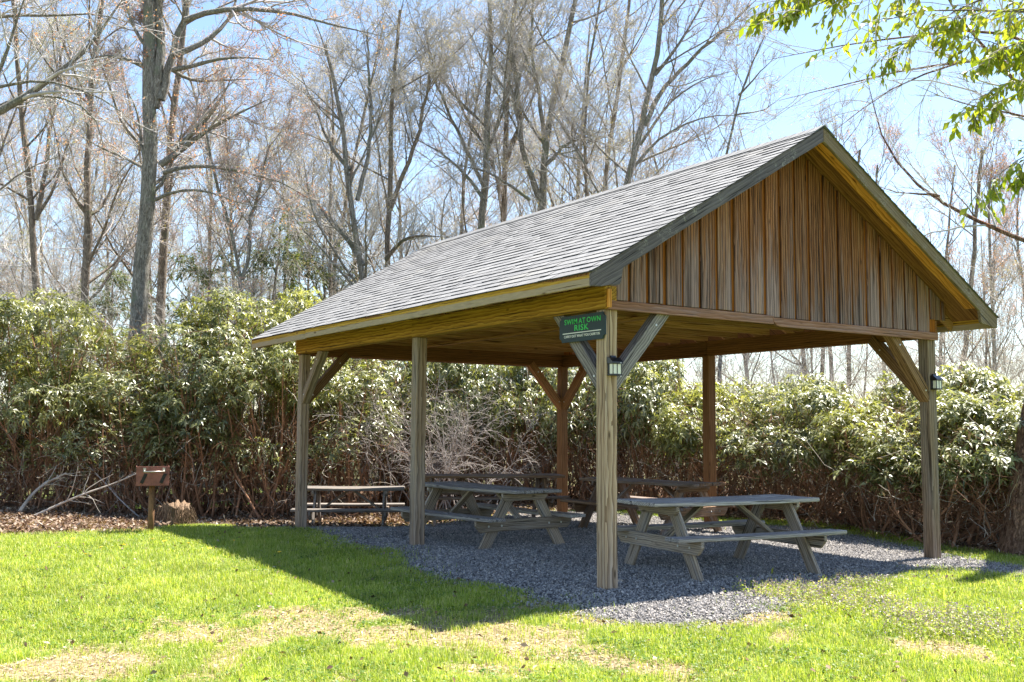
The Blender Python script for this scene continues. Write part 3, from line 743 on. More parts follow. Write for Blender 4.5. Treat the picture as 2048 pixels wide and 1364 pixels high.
    v = q.math('ADD', q.math('ADD', .11, q.math('MULTIPLY', ta, .18)), q.math('ADD', q.math('MULTIPLY', gr, .4), q.math('MULTIPLY', mid_, .15)))
    c = q.ramp(v, [(.2, (.13, .128, .13)), (.5, (.22, .217, .217)), (.8, (.34, .335, .325))])
    c = q.mix(step(q, st, .52, .75), c, q.mix(.35, c, (.3, .28, .24, 1)))
    bs = q('ShaderNodeBsdfPrincipled', ins={'Base Color': c, 'Roughness': .9, 'Specular IOR Level': .3, 'Normal': q('ShaderNodeBump', ins={'Strength': .6, 'Distance': .003, 'Height': gr}).outputs[0]})
    n.links.new(bs.outputs[0], o.inputs[0])
    edge = plain('asphalt_edge_shade', (.06, .058, .062), .9, .3, 30, spec=.1)  # dark asphalt butts, darkened further to draw the shadow line of each course
    for sg in (1, -1):
        TA = []
        for i in range(rows):
            s0 = i*e; s1 = min(s0+e+.035, Ls)
            if s1 <= s0+.01: continue
            y = Y0-.02-g.uniform(0, .3)
            while y < Y1+.02:
                wd = g.choice([.14, .19, .24, .3])*g.uniform(.9, 1.1)
                a, b = max(y, Y0-.018), min(y+wd, Y1+.018)
                if b-a > .01: TA.append((s0+g.uniform(-.004, .004), s1, a+.0015, b-.0015, g.choice([.009, .011, .013, .015]), g.uniform(0, 1)))
                y += wd
        A = np.array(TA); k = len(A)
        s0, s1, a, b, t, tv = A.T
        sag = .012*np.sin((a+.5)*.9)*np.sin(s0*.9)
        def pos(s, y, nn):
            x = -.545+s*CO-nn*SI; z = zd(-.545)+s*SI+nn*CO
            return np.stack([x if sg > 0 else 2*CX-x, y, z], -1)
        V = np.stack([pos(s0, a, t), pos(s0, b, t), pos(s1, b, .002+0*t), pos(s1, a, .002+0*t), pos(s0, a, -.001+0*t), pos(s0, b, -.001+0*t), pos(s1, b, -.0+0*t), pos(s1, a, -.0+0*t)], 1)
        V[:, :, 2] += 0
        V = V.reshape(-1, 3); j = np.arange(k)*8
        F = [np.stack([j, j+1, j+2, j+3], 1), np.concatenate([np.stack([j+4, j+5, j+1, j], 1), np.stack([j+4, j, j+3, j+7], 1), np.stack([j+1, j+5, j+6, j+2], 1)])]
        if sg > 0: F = [f[:, ::-1] for f in F]
        me = mesh_np('shingles', V, F, [m, edge], [0, 1], flat=True)
        at_ = me.attributes.new('tint', 'FLOAT', 'POINT'); at_.data.foreach_set('value', np.repeat(tv, 8).astype(np.float32))
        link('shingles', me, P)
    s = MB(); y = Y0-.018; bm = s.bm; ly = bm.verts.layers.float.new('tint')
    while y < Y1:
        n0 = set(bm.verts); b = min(y+.3, Y1+.018); k = .0
        zt = zd(CX)+.016
        s.prism([(CX-.15, zd(CX-.15)+.006), (CX-.15, zd(CX-.15)+.016), (CX, zt+.004), (CX+.15, zd(CX-.15)+.016), (CX+.15, zd(CX-.15)+.006), (CX, zt-.008)], y, b-.002, 'Y')
        tv = rnd.random()
        for v in bm.verts:
            if v not in n0: v[ly] = tv; v.co.z += (.006 if v.co.y < y+.01 else -.001)
        y += .128
    s.build('ridge_cap', m, P)
    return P
pavilion()

# ------------------------------------------------------------------ sign on the near post
def onx(px, py, X):
    d = ray(px, py); return CAM+d*((X-CAM[0])/d[0])
def text_mesh(txt, width, height, bold):
    cu = bpy.data.curves.new('lettering', 'FONT'); cu.body = txt; cu.align_x = 'CENTER'; cu.align_y = 'CENTER'; cu.size = 1.; cu.offset = bold; cu.extrude = .01; cu.space_character = 1.12; cu.space_word = .72; cu.resolution_u = 3
    ob = bpy.data.objects.new('lettering_tmp', cu); COL.objects.link(ob)
    bpy.context.view_layer.update(); dg = bpy.context.evaluated_depsgraph_get()
    me = bpy.data.meshes.new_from_object(ob.evaluated_get(dg)); bpy.data.objects.remove(ob); bpy.data.curves.remove(cu)
    xs = [v.co.x for v in me.vertices]; ys = [v.co.y for v in me.vertices]
    cx, cy = (min(xs)+max(xs))/2, (min(ys)+max(ys))/2
    for v in me.vertices: v.co = (v.co.x-cx, v.co.y-cy, v.co.z)
    me.materials.clear(); return me
def sign():
    X = -.03
    tl, tr, br, bl = [onx(px, py, X) for px, py in ((1117, 637), (1209, 620), (1211, 677), (1121, 686))]
    yl = (tl[1]+bl[1])/2; yr = (tr[1]+br[1])/2; zt = (tl[2]+tr[2])/2-.002; zb = (bl[2]+br[2])/2
    zt = min(zt, HB-.012)
    w_, h_ = yl-yr, zt-zb
    ctr = Vector((X+.008, (yl+yr)/2, (zt+zb)/2))
    mw = Matrix(((0, 0, -1, ctr[0]), (-1, 0, 0, ctr[1]), (0, 1, 0, ctr[2]), (0, 0, 0, 1)))
    root = bpy.data.objects.new('sign', None); COL.objects.link(root); root.matrix_world = mw
    tag(root, 'dark green notched sign with green and white lettering on the near post', 'sign')
    c = .038; a, b = w_/2, h_/2
    def notch(cx, cy, a0, n=5): return [(cx+c*math.cos(rad(a0+90*i/n)), cy+c*math.sin(rad(a0+90*i/n))) for i in range(n+1)]
    pl = notch(a, b, 270)[::-1]+notch(-a, b, 270+90-90, 5)[:0]
    pts = []
    for cx, cy, a0 in ((a, b, 180), (-a, b, 270), (-a, -b, 0), (a, -b, 90)):
        pts += notch(cx, cy, a0+90, 5)[::-1] if False else [(cx+c*math.cos(rad(t)), cy+c*math.sin(rad(t))) for t in np.linspace(a0+90, a0, 6)]
    s = MB(); s.prism(pts, -.008, .008, 'Z'); s.build('panel', MAT['sign'], root)
    def put(name, me, mat, x, y):
        me.materials.append(mat); o = link(name, me, root); o.location = (x, y, .0095); return o
    def line(txt, width, height, bold, x, y, mat, gap):
        ws = [text_mesh(t, None, None, bold) for t in txt.split()]
        raw = [max(v.co.x for v in m.vertices)-min(v.co.x for v in m.vertices) for m in ws]
        k = width/(sum(raw)+gap*(len(raw)-1)); cx = x-width/2
        for m, r_ in zip(ws, raw):
            ymn = min(v.co.y for v in m.vertices); ymx = max(v.co.y for v in m.vertices)
            for v in m.vertices: v.co = (v.co.x*k, (v.co.y-(ymn+ymx)/2)*height/(ymx-ymn), v.co.z*.1)
            put('lettering', m, mat, cx+r_*k/2, y); cx += (r_+gap)*k
    line('SWIM AT OWN', w_*.79, h_*.2, .012, .01, h_*.275, MAT['sgreen'], .3)
    line('RISK', w_*.31, h_*.225, .018, .0, h_*.02, MAT['sgreen'], .3)
    s = MB(); s.box((-w_*.42, -.004, -.001), (w_*.42, .004, .001)); l = s.build('rule', MAT['swhite'], root); l.location = (.0, -h_*.165, .0095)
    line('CARRY OUT WHAT YOU CARRY IN', w_*.78, h_*.1, .008, .0, -h_*.285, MAT['swhite'], .3)
    s = MB(); s.box((a-.11, -.02, -.024), (a-.03, .02, -.0085)); s.build('bracket', MAT['black'], root)
sign()

# ------------------------------------------------------------------ lanterns
def lantern():
    r = empty('wall_lantern', (.072, 0, 1.905), 0, 'small black lantern with cream panes on the post beside the green sign', 'lantern', 'lanterns on the posts')
    s = MB()
    s.box((-.055, -.014, 0), (.055, -.002, .15), .003)
    s.box((-.06, -.085, 0), (.06, -.002, .014), .003)
    s.prism([(-.002, .168), (-.04, .168), (-.092, .125), (-.092, .108), (-.002, .108)], -.063, .063, 'X', bev=.003)
    for x in (-.052, -.003, .046): s.box((x, -.08, .0145), (x+.007, -.073, .1075))
    for x in (-.052, .046): s.box((x, -.03, .0145), (x+.007, -.0145, .1075))
    s.prism([(.0, .168), (-.03, .168), (-.02, .185), (-.006, .185)], -.03, .03, 'X')
    s.build('housing', MAT['black'], r)
    for x0, x1 in ((-.044, -.004), (.005, .045)):
        s = MB(); s.box((x0, -.076, .016), (x1, -.0745, .106)); s.build('pane', MAT['pane'], r)
    for x in (-.0495, .0495):
        s = MB(); s.box((x-.001, -.0725, .016), (x+.001, -.031, .106)); s.build('pane', MAT['pane'], r)
    s = MB(); s.cyl((.03, -.0925, .116), (.03, -.095, .116), .005, seg=8); s.build('sensor', MAT['swhite'], r)
    r2 = copy_tree(r); r2.location = (W-.062, 0, 1.905)
    r2['label'] = 'small black lantern with cream panes on the post nearest the reddish tree trunk'
lantern()

# ------------------------------------------------------------------ picnic tables
def picnic_table(x, y, z, deg, L_, label, mt, ml, seed, tilt=(0, 0)):
    r = empty('picnic_table', (x, y, z), rad(deg), label, 'picnic table', 'picnic tables in and around the pavilion')
    r.rotation_euler = (rad(tilt[0]), rad(tilt[1]), rad(deg))
    rr = random.Random(seed)
    def planks(n, y0, y1, zt, th, name, ln):
        s = MB(); w = (y1-y0)/n
        for i in range(n):
            d0, d1, dz = rr.uniform(-.012, .012), rr.uniform(-.012, .012), rr.uniform(-.003, .003)
            s.box((-ln/2+d0, y0+i*w+.004, zt-th+dz), (ln/2+d1, y0+(i+1)*w-.004, zt+dz), .007)
        for i in range(1, 8):
            bmesh.ops.bisect_plane(s.bm, geom=s.bm.verts[:]+s.bm.edges[:]+s.bm.faces[:], plane_co=(-ln/2+ln*i/8, 0, 0), plane_no=(1, 0, 0))
        sg = rr.uniform(.004, .012)
        for v in s.bm.verts: v.co.z -= sg*math.cos(v.co.x/ln*math.pi)+rr.uniform(-.0012, .0012)
        return s.build(name, mt, r)
    planks(5, -.36, .36, .75, .04, 'tabletop', L_)
    for sg in (-1, 1):
        planks(2, min(.49*sg, .74*sg), max(.49*sg, .74*sg), .44, .04, 'bench_seat', L_+rr.uniform(-.02, .02))
    for sx in (-1, 1):
        xf = sx*(L_/2-.34)
        # seat support, chamfered below at the ends
        s = MB(); s.prism([(-.73, .402), (-.73, .34), (-.66, .265), (.66, .265), (.73, .34), (.73, .402)], -.019, .019, 'Y', bev=.004)
        sup = s.build('seat_support', ml, r); sup.location = (xf+sx*.058, 0, 0); sup.rotation_euler = (0, 0, math.pi/2)
        # (grain of the crosswise pieces follows their own length: the mesh is turned)
        for by in (-.55, -.36, .36, .55):
            s = MB(); s.cyl((by, -sx*.019, .33), (by, -sx*.026, .33), .012, seg=8); s.build('bolt', MAT['bolt'], sup)
        s = MB(); s.prism([(-.34, .71), (-.34, .66), (-.29, .615), (.29, .615), (.34, .66), (.34, .71)], -.019, .019, 'Y', bev=.004)
        o = s.build('top_cleat', ml, r); o.location = (xf+sx*.058, 0, 0); o.rotation_euler = (0, 0, math.pi/2)
        for sy in (-1, 1):
            a = Vector((xf+sx*.0185, sy*.19, .705)); b = Vector((xf+sx*.0185, sy*.63, -.03))
            timber('leg', ml, b, a, .038, .14, r, up=(0, 1, 0) if False else (0, 0, 1), bev=.004, nseg=3, wob=.001)
        a = Vector((xf+sx*.01, 0, .34)); b = Vector((xf-sx*.5, 0, .70))
        timber('brace', ml, a, b, .085, .036, r, nseg=0)
    return r
T = MAT
picnic_table(1.93, .51, -.05, -6.5, 2.12, 'grey weathered picnic table right of the near post, nearest the front gable edge', T['table'], T['table_leg'], 1)
picnic_table(1.06, 3.75, -.055, 93.7, 2.2, 'grey brown picnic table beside the middle post, its end pointing at the viewer', T['table'], T['table_leg'], 2)
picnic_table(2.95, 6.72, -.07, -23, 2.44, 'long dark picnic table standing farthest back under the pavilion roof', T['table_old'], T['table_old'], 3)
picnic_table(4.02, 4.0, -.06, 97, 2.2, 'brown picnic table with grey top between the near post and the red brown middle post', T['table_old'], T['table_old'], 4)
picnic_table(1.33, 8.35, -.31, -29, 1.75, 'sunlit pine picnic table outside the pavilion behind the far left post', T['table_gold'], T['table_gold'], 5)

# ------------------------------------------------------------------ grill, stump, fallen branches
def grill():
    p = hit(301, 1064)
    nrm = -FW*math.cos(rad(20))+RT*math.sin(rad(20)); rz = math.atan2(nrm[1], nrm[0])+math.pi/2
    r = empty('park_grill', p, rz, 'rusty red brown park grill box on a single pipe post at the lawn edge', 'grill')
    s = MB(); s.cyl((0, 0, -.2), (0, 0, .645), .042, .042, 16); s.build('post', MAT['rust_post'], r)
    s = MB(); w_, d_, z0, z1, t = .215, .16, .64, .905, .006
    s.box((-w_, -d_, z0), (w_, d_, z0+t), .001)
    s.box((-w_, -d_, z0+t), (w_, -d_+t, z1), .001); s.box((-w_, d_-t, z0+t), (w_, d_, z1-.06), .001)
    s.box((-w_, -d_+t, z0+t), (-w_+t, d_-t, z1), .001); s.box((w_-t, -d_+t, z0+t), (w_, d_-t, z1), .001)
    for x in (-.10, .12):
        for zz in (z1-.05, z1-.17): s.cyl((x+.02, -d_, zz), (x+.02, -d_-.006, zz), .012, seg=6)
    s.build('firebox', MAT['rust'], r)
    s = MB()
    s.cyl((-.12, -d_-.06, z1-.07), (.15, -d_-.06, z1-.07), .009, seg=10)
    for x in (-.11, .14): s.cyl((x, -d_-.06, z1-.07), (x+.005, -d_, z1-.045), .007, seg=8); s.box((x-.015, -d_-.008, z1-.075), (x+.02, -d_-.0005, z1-.02))
    s.build('handle', MAT['steel'], r)
    for x in (-.115, .135):   # dark slanted plates standing in for the cast shadows of the handle arms
        s = MB(); s.box((x-.022, -d_-.0065, z0+.03), (x+.022, -d_-.0005, z0+.17), .001, rot=Matrix.Rotation(rad(24), 3, 'Y'), piv=(x, 0, z0+.1))
        s.build('arm_shadow_plate', MAT['arm_shade'], r)
    s = MB()
    for i in range(9): x = -.16+i*.04; s.cyl((x, -d_+.01, z1-.04), (x, d_-.01, z1-.04), .006, seg=6)
    s.build('grate', MAT['black'], r)
grill()
def stump():
    p = hit(346, 1053); g = np.random.default_rng(12)
    k, sd = 14, 46; th = np.arange(sd)*2*math.pi/sd
    ridge = g.uniform(-1, 1, sd); topn = g.uniform(-.035, .04, sd)
    V = []
    for i in range(k):
        t = i/(k-1); rr = .215+.06*(1-t)**2+.014*ridge*(1-.2*t)+.012*g.uniform(-1, 1, sd)+.03*np.sin(th*3+1)
        z = -.05+t*(.36+topn+.05*np.sin(th*2))
        V.append(np.stack([rr*np.cos(th), rr*np.sin(th), z+0*rr], 1))
    top = V[-1].copy(); top[:, :2] *= .55; top[:, 2] = .27+g.uniform(-.03, .03, sd); V.append(top)
    c = top.copy(); c[:, :2] *= .05; c[:, 2] = .2; V.append(c)
    V = np.concatenate(V); kk = k+2; idx = np.arange(kk*sd).reshape(kk, sd); nx = np.roll(idx, -1, 1)
    F = np.stack([idx[:-1], nx[:-1], nx[1:], idx[1:]], -1).reshape(-1, 4)
    m = wood('rotting_stump_wood', (.04, .022, .012), (.15, .095, .055), (.3, .22, .15), axis='Z', knots=False, period=.03)
    o = link('tree_stump', mesh_np('tree_stump', V, [F], m)); o.location = p
    tag(o, 'low ragged brown tree stump beside the grill post', 'tree stump')
    n = 260; a = g.uniform(0, 6.28, n); rr = g.uniform(.2, .3, n)
    S = np.stack([rr*np.cos(a), rr*np.sin(a), g.uniform(.1, .33, n)], 1); D = np.stack([np.cos(a)*.5, np.sin(a)*.5, -1+0*a], 1)
    P = grow(g, S, D, g.uniform(.1, .25, n), 3, .1, -.1)
    v, f = tubes([(P, taper(np.full(n, .006), 4, .3), 3)])
    link('bark_strip', mesh_np('bark_strip', v, [f], m), o)
stump()
def px_line(pts, D0, D1=None):
    D1 = D0 if D1 is None else D1; n = len(pts)
    return np.array([at(p[0], p[1], D0+(D1-D0)*i/max(1, n-1)) for i, p in enumerate(pts)])
def fallen(pts, r0, label, seed, mat):
    g = np.random.default_rng(seed)
    d0 = depth_of(hit(*pts[0])); P = resample(px_line(pts, d0, d0+.5), 12)[None]
    R = taper(np.array([r0]), 12, .45)
    S, D, Ln, Rr = spawn(g, P, R, np.array([1.4]), 9, .3, .7, .5, .5)
    Q = grow(g, S, D, Ln, 5, .2, .05)
    v, f = tubes([(P, R, 7), (Q, taper(Rr, 6), 4)])
    o = link('fallen_branch', mesh_np('fallen_branch', v, [f], mat, smooth=True))
    tag(o, label, 'branch', 'dead branches lying left of the grill')
fallen([(35, 1030), (61, 992), (84, 970), (133, 946)], .035, 'short thick pale dead branch leaning up from the litter at the far left', 1, MAT['twig_pale'])
fallen([(60, 1036), (115, 1010), (176, 984), (226, 969), (275, 946)], .024, 'long thin pale dead branch reaching toward the grill box', 2, MAT['twig_pale'])
fallen([(285, 1040), (240, 1000), (205, 960), (170, 925)], .016, 'thin brown dead branch slanting up leftward just left of the grill post', 3, MAT['twig_brown'])
# single fresh leaf on the gravel
def fresh_leaf():
    p = hit(1543, 1152); g = np.random.default_rng(2)
    V, F = leaves_at(g, np.array([[0, 0, 0.], [.03, .02, 0]]), np.array([[.1, -.2, .9], [.5, .3, .3]]), np.array([.09, .05]), np.array([.017, .012]), .1)
    o = link('green_sprout', mesh_np('green_sprout', V, [F], MAT['leaf_new'])); o.location = p+np.array([0, 0, .015])
    tag(o, 'single bright green leaf sprouting from the gravel by the front bench', 'sprout')
    s = MB(); vs = bmesh.ops.create_icosphere(s.bm, subdivisions=2, radius=.05)['verts']
    for v in vs: v.co = Vector((v.co.x*1.1, v.co.y*.8, v.co.z*.6))*(1+.2*math.sin(v.co.x*60+v.co.y*40))
    q = hit(1238, 1166); o = s.build('stone', plain('buff_stone', (.42, .34, .26), .9, .2, 30)); o.location = q
    tag(o, 'small buff stone lying at the foot of the near post', 'stone')
fresh_leaf()

# ------------------------------------------------------------------ rhododendrons
def rhodo(seed, rx, ry, h, zl, nl, nw, stems, dead, pale=False):
    g = np.random.default_rng(seed)
    n0 = nl
    a = g.uniform(0, 6.28, n0); rr = np.sqrt(g.uniform(.02, 1, n0))
    lx, ly = rx*.85*rr*np.cos(a), ry*.85*rr*np.sin(a)
    zt = zl+(h-zl)*(1-.55*rr**2.2)
    lz = zl+.12+(zt-zl-.25)*g.uniform(-.28, 1, n0)**1. if False else zl+.05+(zt-zl-.2)*g.uniform(-.32, 1, n0)
    lr = g.uniform(.26, .46, n0)*min(1.25, rx)
    per = (lr**2/np.sum(lr**2)*nw).astype(int)
    C = np.repeat(np.stack([lx, ly, lz], 1), per, 0); Rr = np.repeat(lr, per)
    n = len(C); d = unit(g.normal(0, 1, (n, 3))+np.array([0, 0, .35]))
    out = unit(np.stack([C[:, 0]/rx, C[:, 1]/ry, .5+0*C[:, 0]], 1))
    P = C+d*(Rr*g.uniform(.55, 1.05, n))[:, None]*np.array([1, 1, .8])
    ax = unit(d*.5+out*.35+np.array([0, 0, .55])+g.normal(0, .25, (n, 3)))
    m = 8; P8 = np.repeat(P, m, 0); A8 = np.repeat(ax, m, 0)
    ref = unit(np.cross(A8, np.tile(np.array([[.3, .2, 1.]]), (len(A8), 1))+.01)); bt = np.cross(A8, ref)
    ph = np.tile(np.arange(m)*2*np.pi/m, n)+np.repeat(g.uniform(0, 6.28, n), m)+g.normal(0, .25, n*m)
    D = unit(ref*np.cos(ph)[:, None]+bt*np.sin(ph)[:, None]+A8*g.normal(.12, .3, n*m)[:, None])
    low = np.clip((P8[:, 2]-.35)/max(.3, zl-.1), .1, 1); keep = g.random(n*m) < .92*low**2.2
    Lf = g.uniform(.075, .145, n*m); Wf = Lf*g.uniform(.11, .16, n*m)
    Nn = A8+g.normal(0, .3, A8.shape)
    V, F = leaves_at(g, (P8+A8*.01)[keep], D[keep], Lf[keep], Wf[keep], g.uniform(.1, .45), Nn[keep])
    fol = mesh_np('foliage', V, [F], MAT['rhodo_pale' if pale else 'rhodo'])
    # stems: from the crown of the root up to the lobes, bending
    k = len(lx); rep = max(1, stems//k); tgt = np.repeat(np.stack([lx, ly, lz], 1), rep, 0)[:stems]
    k = len(tgt); b = np.stack([g.normal(0, .3*rx, k), g.normal(0, .3*ry, k), np.full(k, -.05)], 1)
    t = np.linspace(0, 1, 9)[None, :, None]
    mid = (b+tgt)/2+g.normal(0, .22, (k, 3))+np.array([0, 0, -.1])
    PS = (1-t)**2*b[:, None]+2*t*(1-t)*mid[:, None]+t**2*tgt[:, None]+np.cumsum(g.normal(0, .018, (k, 9, 3)), 1)
    R1 = g.uniform(.01, .028, k); RS = taper(R1, 9, .4)
    S2, D2, L2, R2 = spawn(g, PS, RS, np.linalg.norm(tgt-b, axis=1), 5, .25, .6, .42, .55)
    P2 = grow(g, S2, D2, L2, 5, .22, .08); RR2 = taper(np.maximum(R2, .004), 6, .5)
    v, f = tubes([(PS, RS, 6), (P2, RR2, 4)])
    stem = mesh_np('stem', v, [f], MAT['stem_red'], smooth=True)
    # dead twigs and caught dead leaves below the leaf canopy
    aa = g.uniform(0, 6.28, dead); r3 = np.sqrt(g.uniform(0, 1, dead))
    S3 = np.stack([rx*1.05*r3*np.cos(aa), ry*1.05*r3*np.sin(aa), np.where(g.random(dead) < .3, g.uniform(zl*.8, h*.75, dead), g.uniform(0, zl*1.02, dead))], 1)
    D3 = g.normal(0, 1, (dead, 3))+np.array([0, 0, .9]); L3 = g.uniform(.3, .9, dead)
    P3 = grow(g, S3, D3, L3, 5, .25, .04); R3 = taper(g.uniform(.0025, .006, dead), 6, .5)
    h_ = int(dead*.8); v3, f3 = tubes([(P3[:h_], R3[:h_], 3)]); v3b, f3b = tubes([(P3[h_:], R3[h_:], 3)])
    vv, ff, mm = join([(v3, f3, 0), (v3b, f3b, 1)]); twig = mesh_np('dead_twigs', vv, ff, [MAT['twig_dead'], MAT['twig_pale']], mm)
    nq = int(dead*.9); i = g.integers(0, dead, nq); j = g.integers(1, 6, nq)
    v4, f4 = leaves_at(g, P3[i, j], g.normal(0, 1, (nq, 3))+np.array([0, 0, -.6]), g.uniform(.04, .1, nq), g.uniform(.008, .02, nq), .2, g.normal(0, 1, (nq, 3)))
    dl = mesh_np('dead_leaves', v4, [f4], MAT['litter'])
    return fol, stem, twig, dl
TALL = [rhodo(40+i, 1.3, 1.15, 4.5, 1.35, 32, 1850, 54, 560, i == 1) for i in range(3)]
LOW = [rhodo(60+i, 1.15, 1.05, 2.3, 1.0, 22, 1350, 42, 560, i == 2) for i in range(3)]
nb = [0]
def bush(px, D, kind, var, sc, zs, rot, label, group):
    p = at(px, 858, D); z = float(hgt(p[0], p[1])) if D < 21 else -.2
    o = empty('rhododendron_bush', (p[0], p[1], z-.02), rot, label, 'shrub', group)
    o.scale = (sc, sc, zs)
    for nm, me in zip(('foliage', 'stem', 'dead_twigs', 'dead_leaves'), (TALL if kind == 'T' else LOW)[var]):
        link(nm, me, o)
G1 = 'tall rhododendrons behind the lawn and grill'; G2 = 'low rhododendrons along the far side of the pavilion'
for px, D, v, sc, zs, lab in [(-60, 19.7, 0, 1.0, .96, 'tall rhododendron at the frame edge behind the pale leaning dead branch'),
        (95, 19.6, 1, 1.0, .95, 'tall sunny rhododendron above the long dead branch, farthest from the pavilion in clear view'),
        (255, 19.6, 2, 1.0, .97, 'tall rhododendron rising right behind the rusty park grill'),
        (400, 19.7, 0, 1.0, 1.0, 'tall leafy rhododendron behind the ragged stump'),
        (545, 19.8, 1, 1.0, 1.03, 'tall pale green rhododendron beside the far eave end of the pavilion'),
        (680, 20.2, 2, 1.0, 1.0, 'tall rhododendron behind the sunlit pine picnic table')]:
    bush(px, D, 'T', v, sc*1.05, zs*1.04, rnd.uniform(0, 6), lab, G1)
for i, (px, D) in enumerate([(10, 21.0), (180, 20.9), (340, 20.9), (490, 21.2), (630, 21.8), (790, 22.6)]):
    bush(px, D, 'T', i % 3, 1.05, 1.0, rnd.uniform(0, 6), 'tall rhododendron in the second row, showing only as a leafy top over the front row', 'second row of tall rhododendrons')
for px, D, v, zs, lab in [(800, 21.3, 0, 1.4, 'rhododendron seen past the middle post, half hidden by grey bare twigs'),
        (930, 21.5, 1, 1.42, 'rhododendron seen under the back beam behind the bare grey shrub'),
        (1060, 21.4, 2, 1.55, 'rhododendron just left of the rear corner post with two braces'),
        (1180, 20.9, 0, 1.33, 'rhododendron seen just right of the rear corner post, behind the near post'),
        (1300, 20.0, 1, 1.34, 'rhododendron between the near post and the red brown middle post'),
        (1425, 18.9, 2, 1.14, 'rhododendron directly behind the red brown middle post'),
        (1550, 17.7, 0, .97, 'dark rhododendron right of the red brown middle post'),
        (1670, 16.3, 1, .95, 'rhododendron behind the end of the front picnic bench'),
        (1780, 15.1, 2, .92, 'pale rhododendron under the outer brace of the front right post'),
        (1890, 14.0, 0, .88, 'rhododendron behind the lantern post nearest the reddish trunk'),
        (1990, 13.6, 1, .87, 'rhododendron filling the gap between the lantern post and the reddish trunk'),
        (2110, 13.8, 2, .88, 'rhododendron partly hidden behind the reddish trunk')]:
    bush(px, D, 'L', v, 1.0, zs, rnd.uniform(0, 6), lab, G2)
for i, (px, D) in enumerate([(870, 23.2), (1000, 23.3), (1130, 23), (1250, 22.3), (1370, 21.3), (1490, 20.2), (1610, 18.8), (1730, 17.5), (1840, 16.2), (1950, 15.6), (2060, 15.6)]):
    bush(px, D, 'L', (i+1) % 3, 1.05, 1.55 if px < 1300 else (1.3 if px < 1450 else 1.08), rnd.uniform(0, 6), 'low rhododendron in the second row, showing only as leaves behind the front row', 'second row of low rhododendrons')

def bare_shrub(px, D, rx, ry, h, n, seed, label, mat):
    g = np.random.default_rng(seed); p = at(px, 858, D); z = float(hgt(p[0], p[1]))
    o = empty('bare_shrub', (p[0], p[1], z), -YAW, label, 'shrub')
    k = 26; b = np.stack([g.normal(0, rx*.35, k), g.normal(0, ry*.35, k), np.full(k, -.05)], 1)
    D1 = np.stack([g.normal(0, .45, k), g.normal(0, .4, k), np.ones(k)], 1); L1 = g.uniform(.75, 1.1, k)*h
    P1 = grow(g, b, D1, L1, 9, .12, -.02); R1 = taper(g.uniform(.01, .018, k), 10, .35)
    S, Dd, L2, r = spawn(g, P1, R1, L1, 12, .25, .7, .42, .5); P2 = grow(g, S, Dd, L2, 7, .17, -.03); R2 = taper(np.maximum(r, .0035), 8, .5)
    v, f = tubes([(P1, R1, 5), (P2, R2, 4)]); link('stem', mesh_np('stem', v, [f], mat, smooth=True), o)
    m = max(3, n//len(P2)); S, Dd, L3, r = spawn(g, P2, R2, L2, m, .15, .75, .55, .6); P3 = grow(g, S, Dd, L3, 5, .22, -.05); R3 = taper(np.clip(r, .0022, .004), 6, .6)
    v, f = tubes([(P3, R3, 3)]); link('twigs', mesh_np('twigs', v, [f], mat), o)
bare_shrub(880, 20.2, 2.0, .6, 2.75, 2600, 5, 'wispy bare grey shrub mixed into the rhododendrons behind the middle post', MAT['twig_brown'])
bare_shrub(1985, 18.2, 1.7, 1.2, 4.6, 5200, 7, 'large mound of bare pale twigs above the hedge near the right eave tip', MAT['twig_pale'])

for i, (px, D, h) in enumerate([(1330, 27, 4.6), (1490, 26, 4.4), (1620, 25, 4.2), (1750, 24, 4.0), (40, 27, 6.2), (230, 28, 6.4), (430, 27, 6.6), (620, 28, 7.0)]):
    bare_shrub(px, D, 2.4, 1.2, h, 3000, 20+i, 'bare leafless thicket beyond the hedge, one of several pale twig masses', MAT['twig_pale' if i % 2 else 'twig_grey'])
for o in list(COL.objects):
    if o.name.startswith('bare_shrub') and o.get('label', '').startswith('bare leafless thicket'): o['group'] = 'leafless thickets beyond the hedges'
# ------------------------------------------------------------------ bare trees
def crown_from(g, P1, R1, L1, dens, r_min, bud, bud_n, up=.05, lr=(.5, .5, .5)):
    S, D, L2, r = spawn(g, P1, R1, L1, dens[0], .2, .72, lr[0], .55); P2 = grow(g, S, D, L2, 7, .13, up); R2 = taper(np.maximum(r, r_min*2), 8, .4)
    k_ = g.random(len(P2)) < np.clip(L2/(L2.mean()*1.0), .0, 1.); P2s, R2s, L2s = P2[k_], R2[k_], L2[k_]
    S, D, L3, r = spawn(g, P2s, R2s, L2s, dens[1], .18, .8, lr[1], .6); P3 = grow(g, S, D, L3, 5, .16, up*1.2); R3 = taper(np.clip(r, r_min*1.1, .03), 6, .5)
    k_ = g.random(len(P3)) < np.clip((L3/(L3.mean()*1.15))**1.3, .0, 1.); P3s, R3s, L3s = P3[k_], R3[k_], L3[k_]
    S, D, L4, r = spawn(g, P3s, R3s, L3s, dens[2], .15, .65, lr[2], .65); L4 = np.clip(L4*1.25, .2, 1.2); P4 = grow(g, S, D, L4, 3, .15, up*1.5); R4 = taper(np.clip(r, r_min*.7, .008), 4, .55)
    tv, tf = tubes([(P2, R2, 5), (P3, R3, 3), (P4, R4, 3)])
    parts = [(tv, tf, 0)]
    if bud_n:
        i = g.integers(0, len(P4), bud_n); j = g.integers(1, 4, bud_n)
        qv, qf = quads_at(g, P4[i, j]+g.normal(0, .03, (bud_n, 3)), np.full(bud_n, bud))
        parts.append((qv, qf, 1))
    return parts
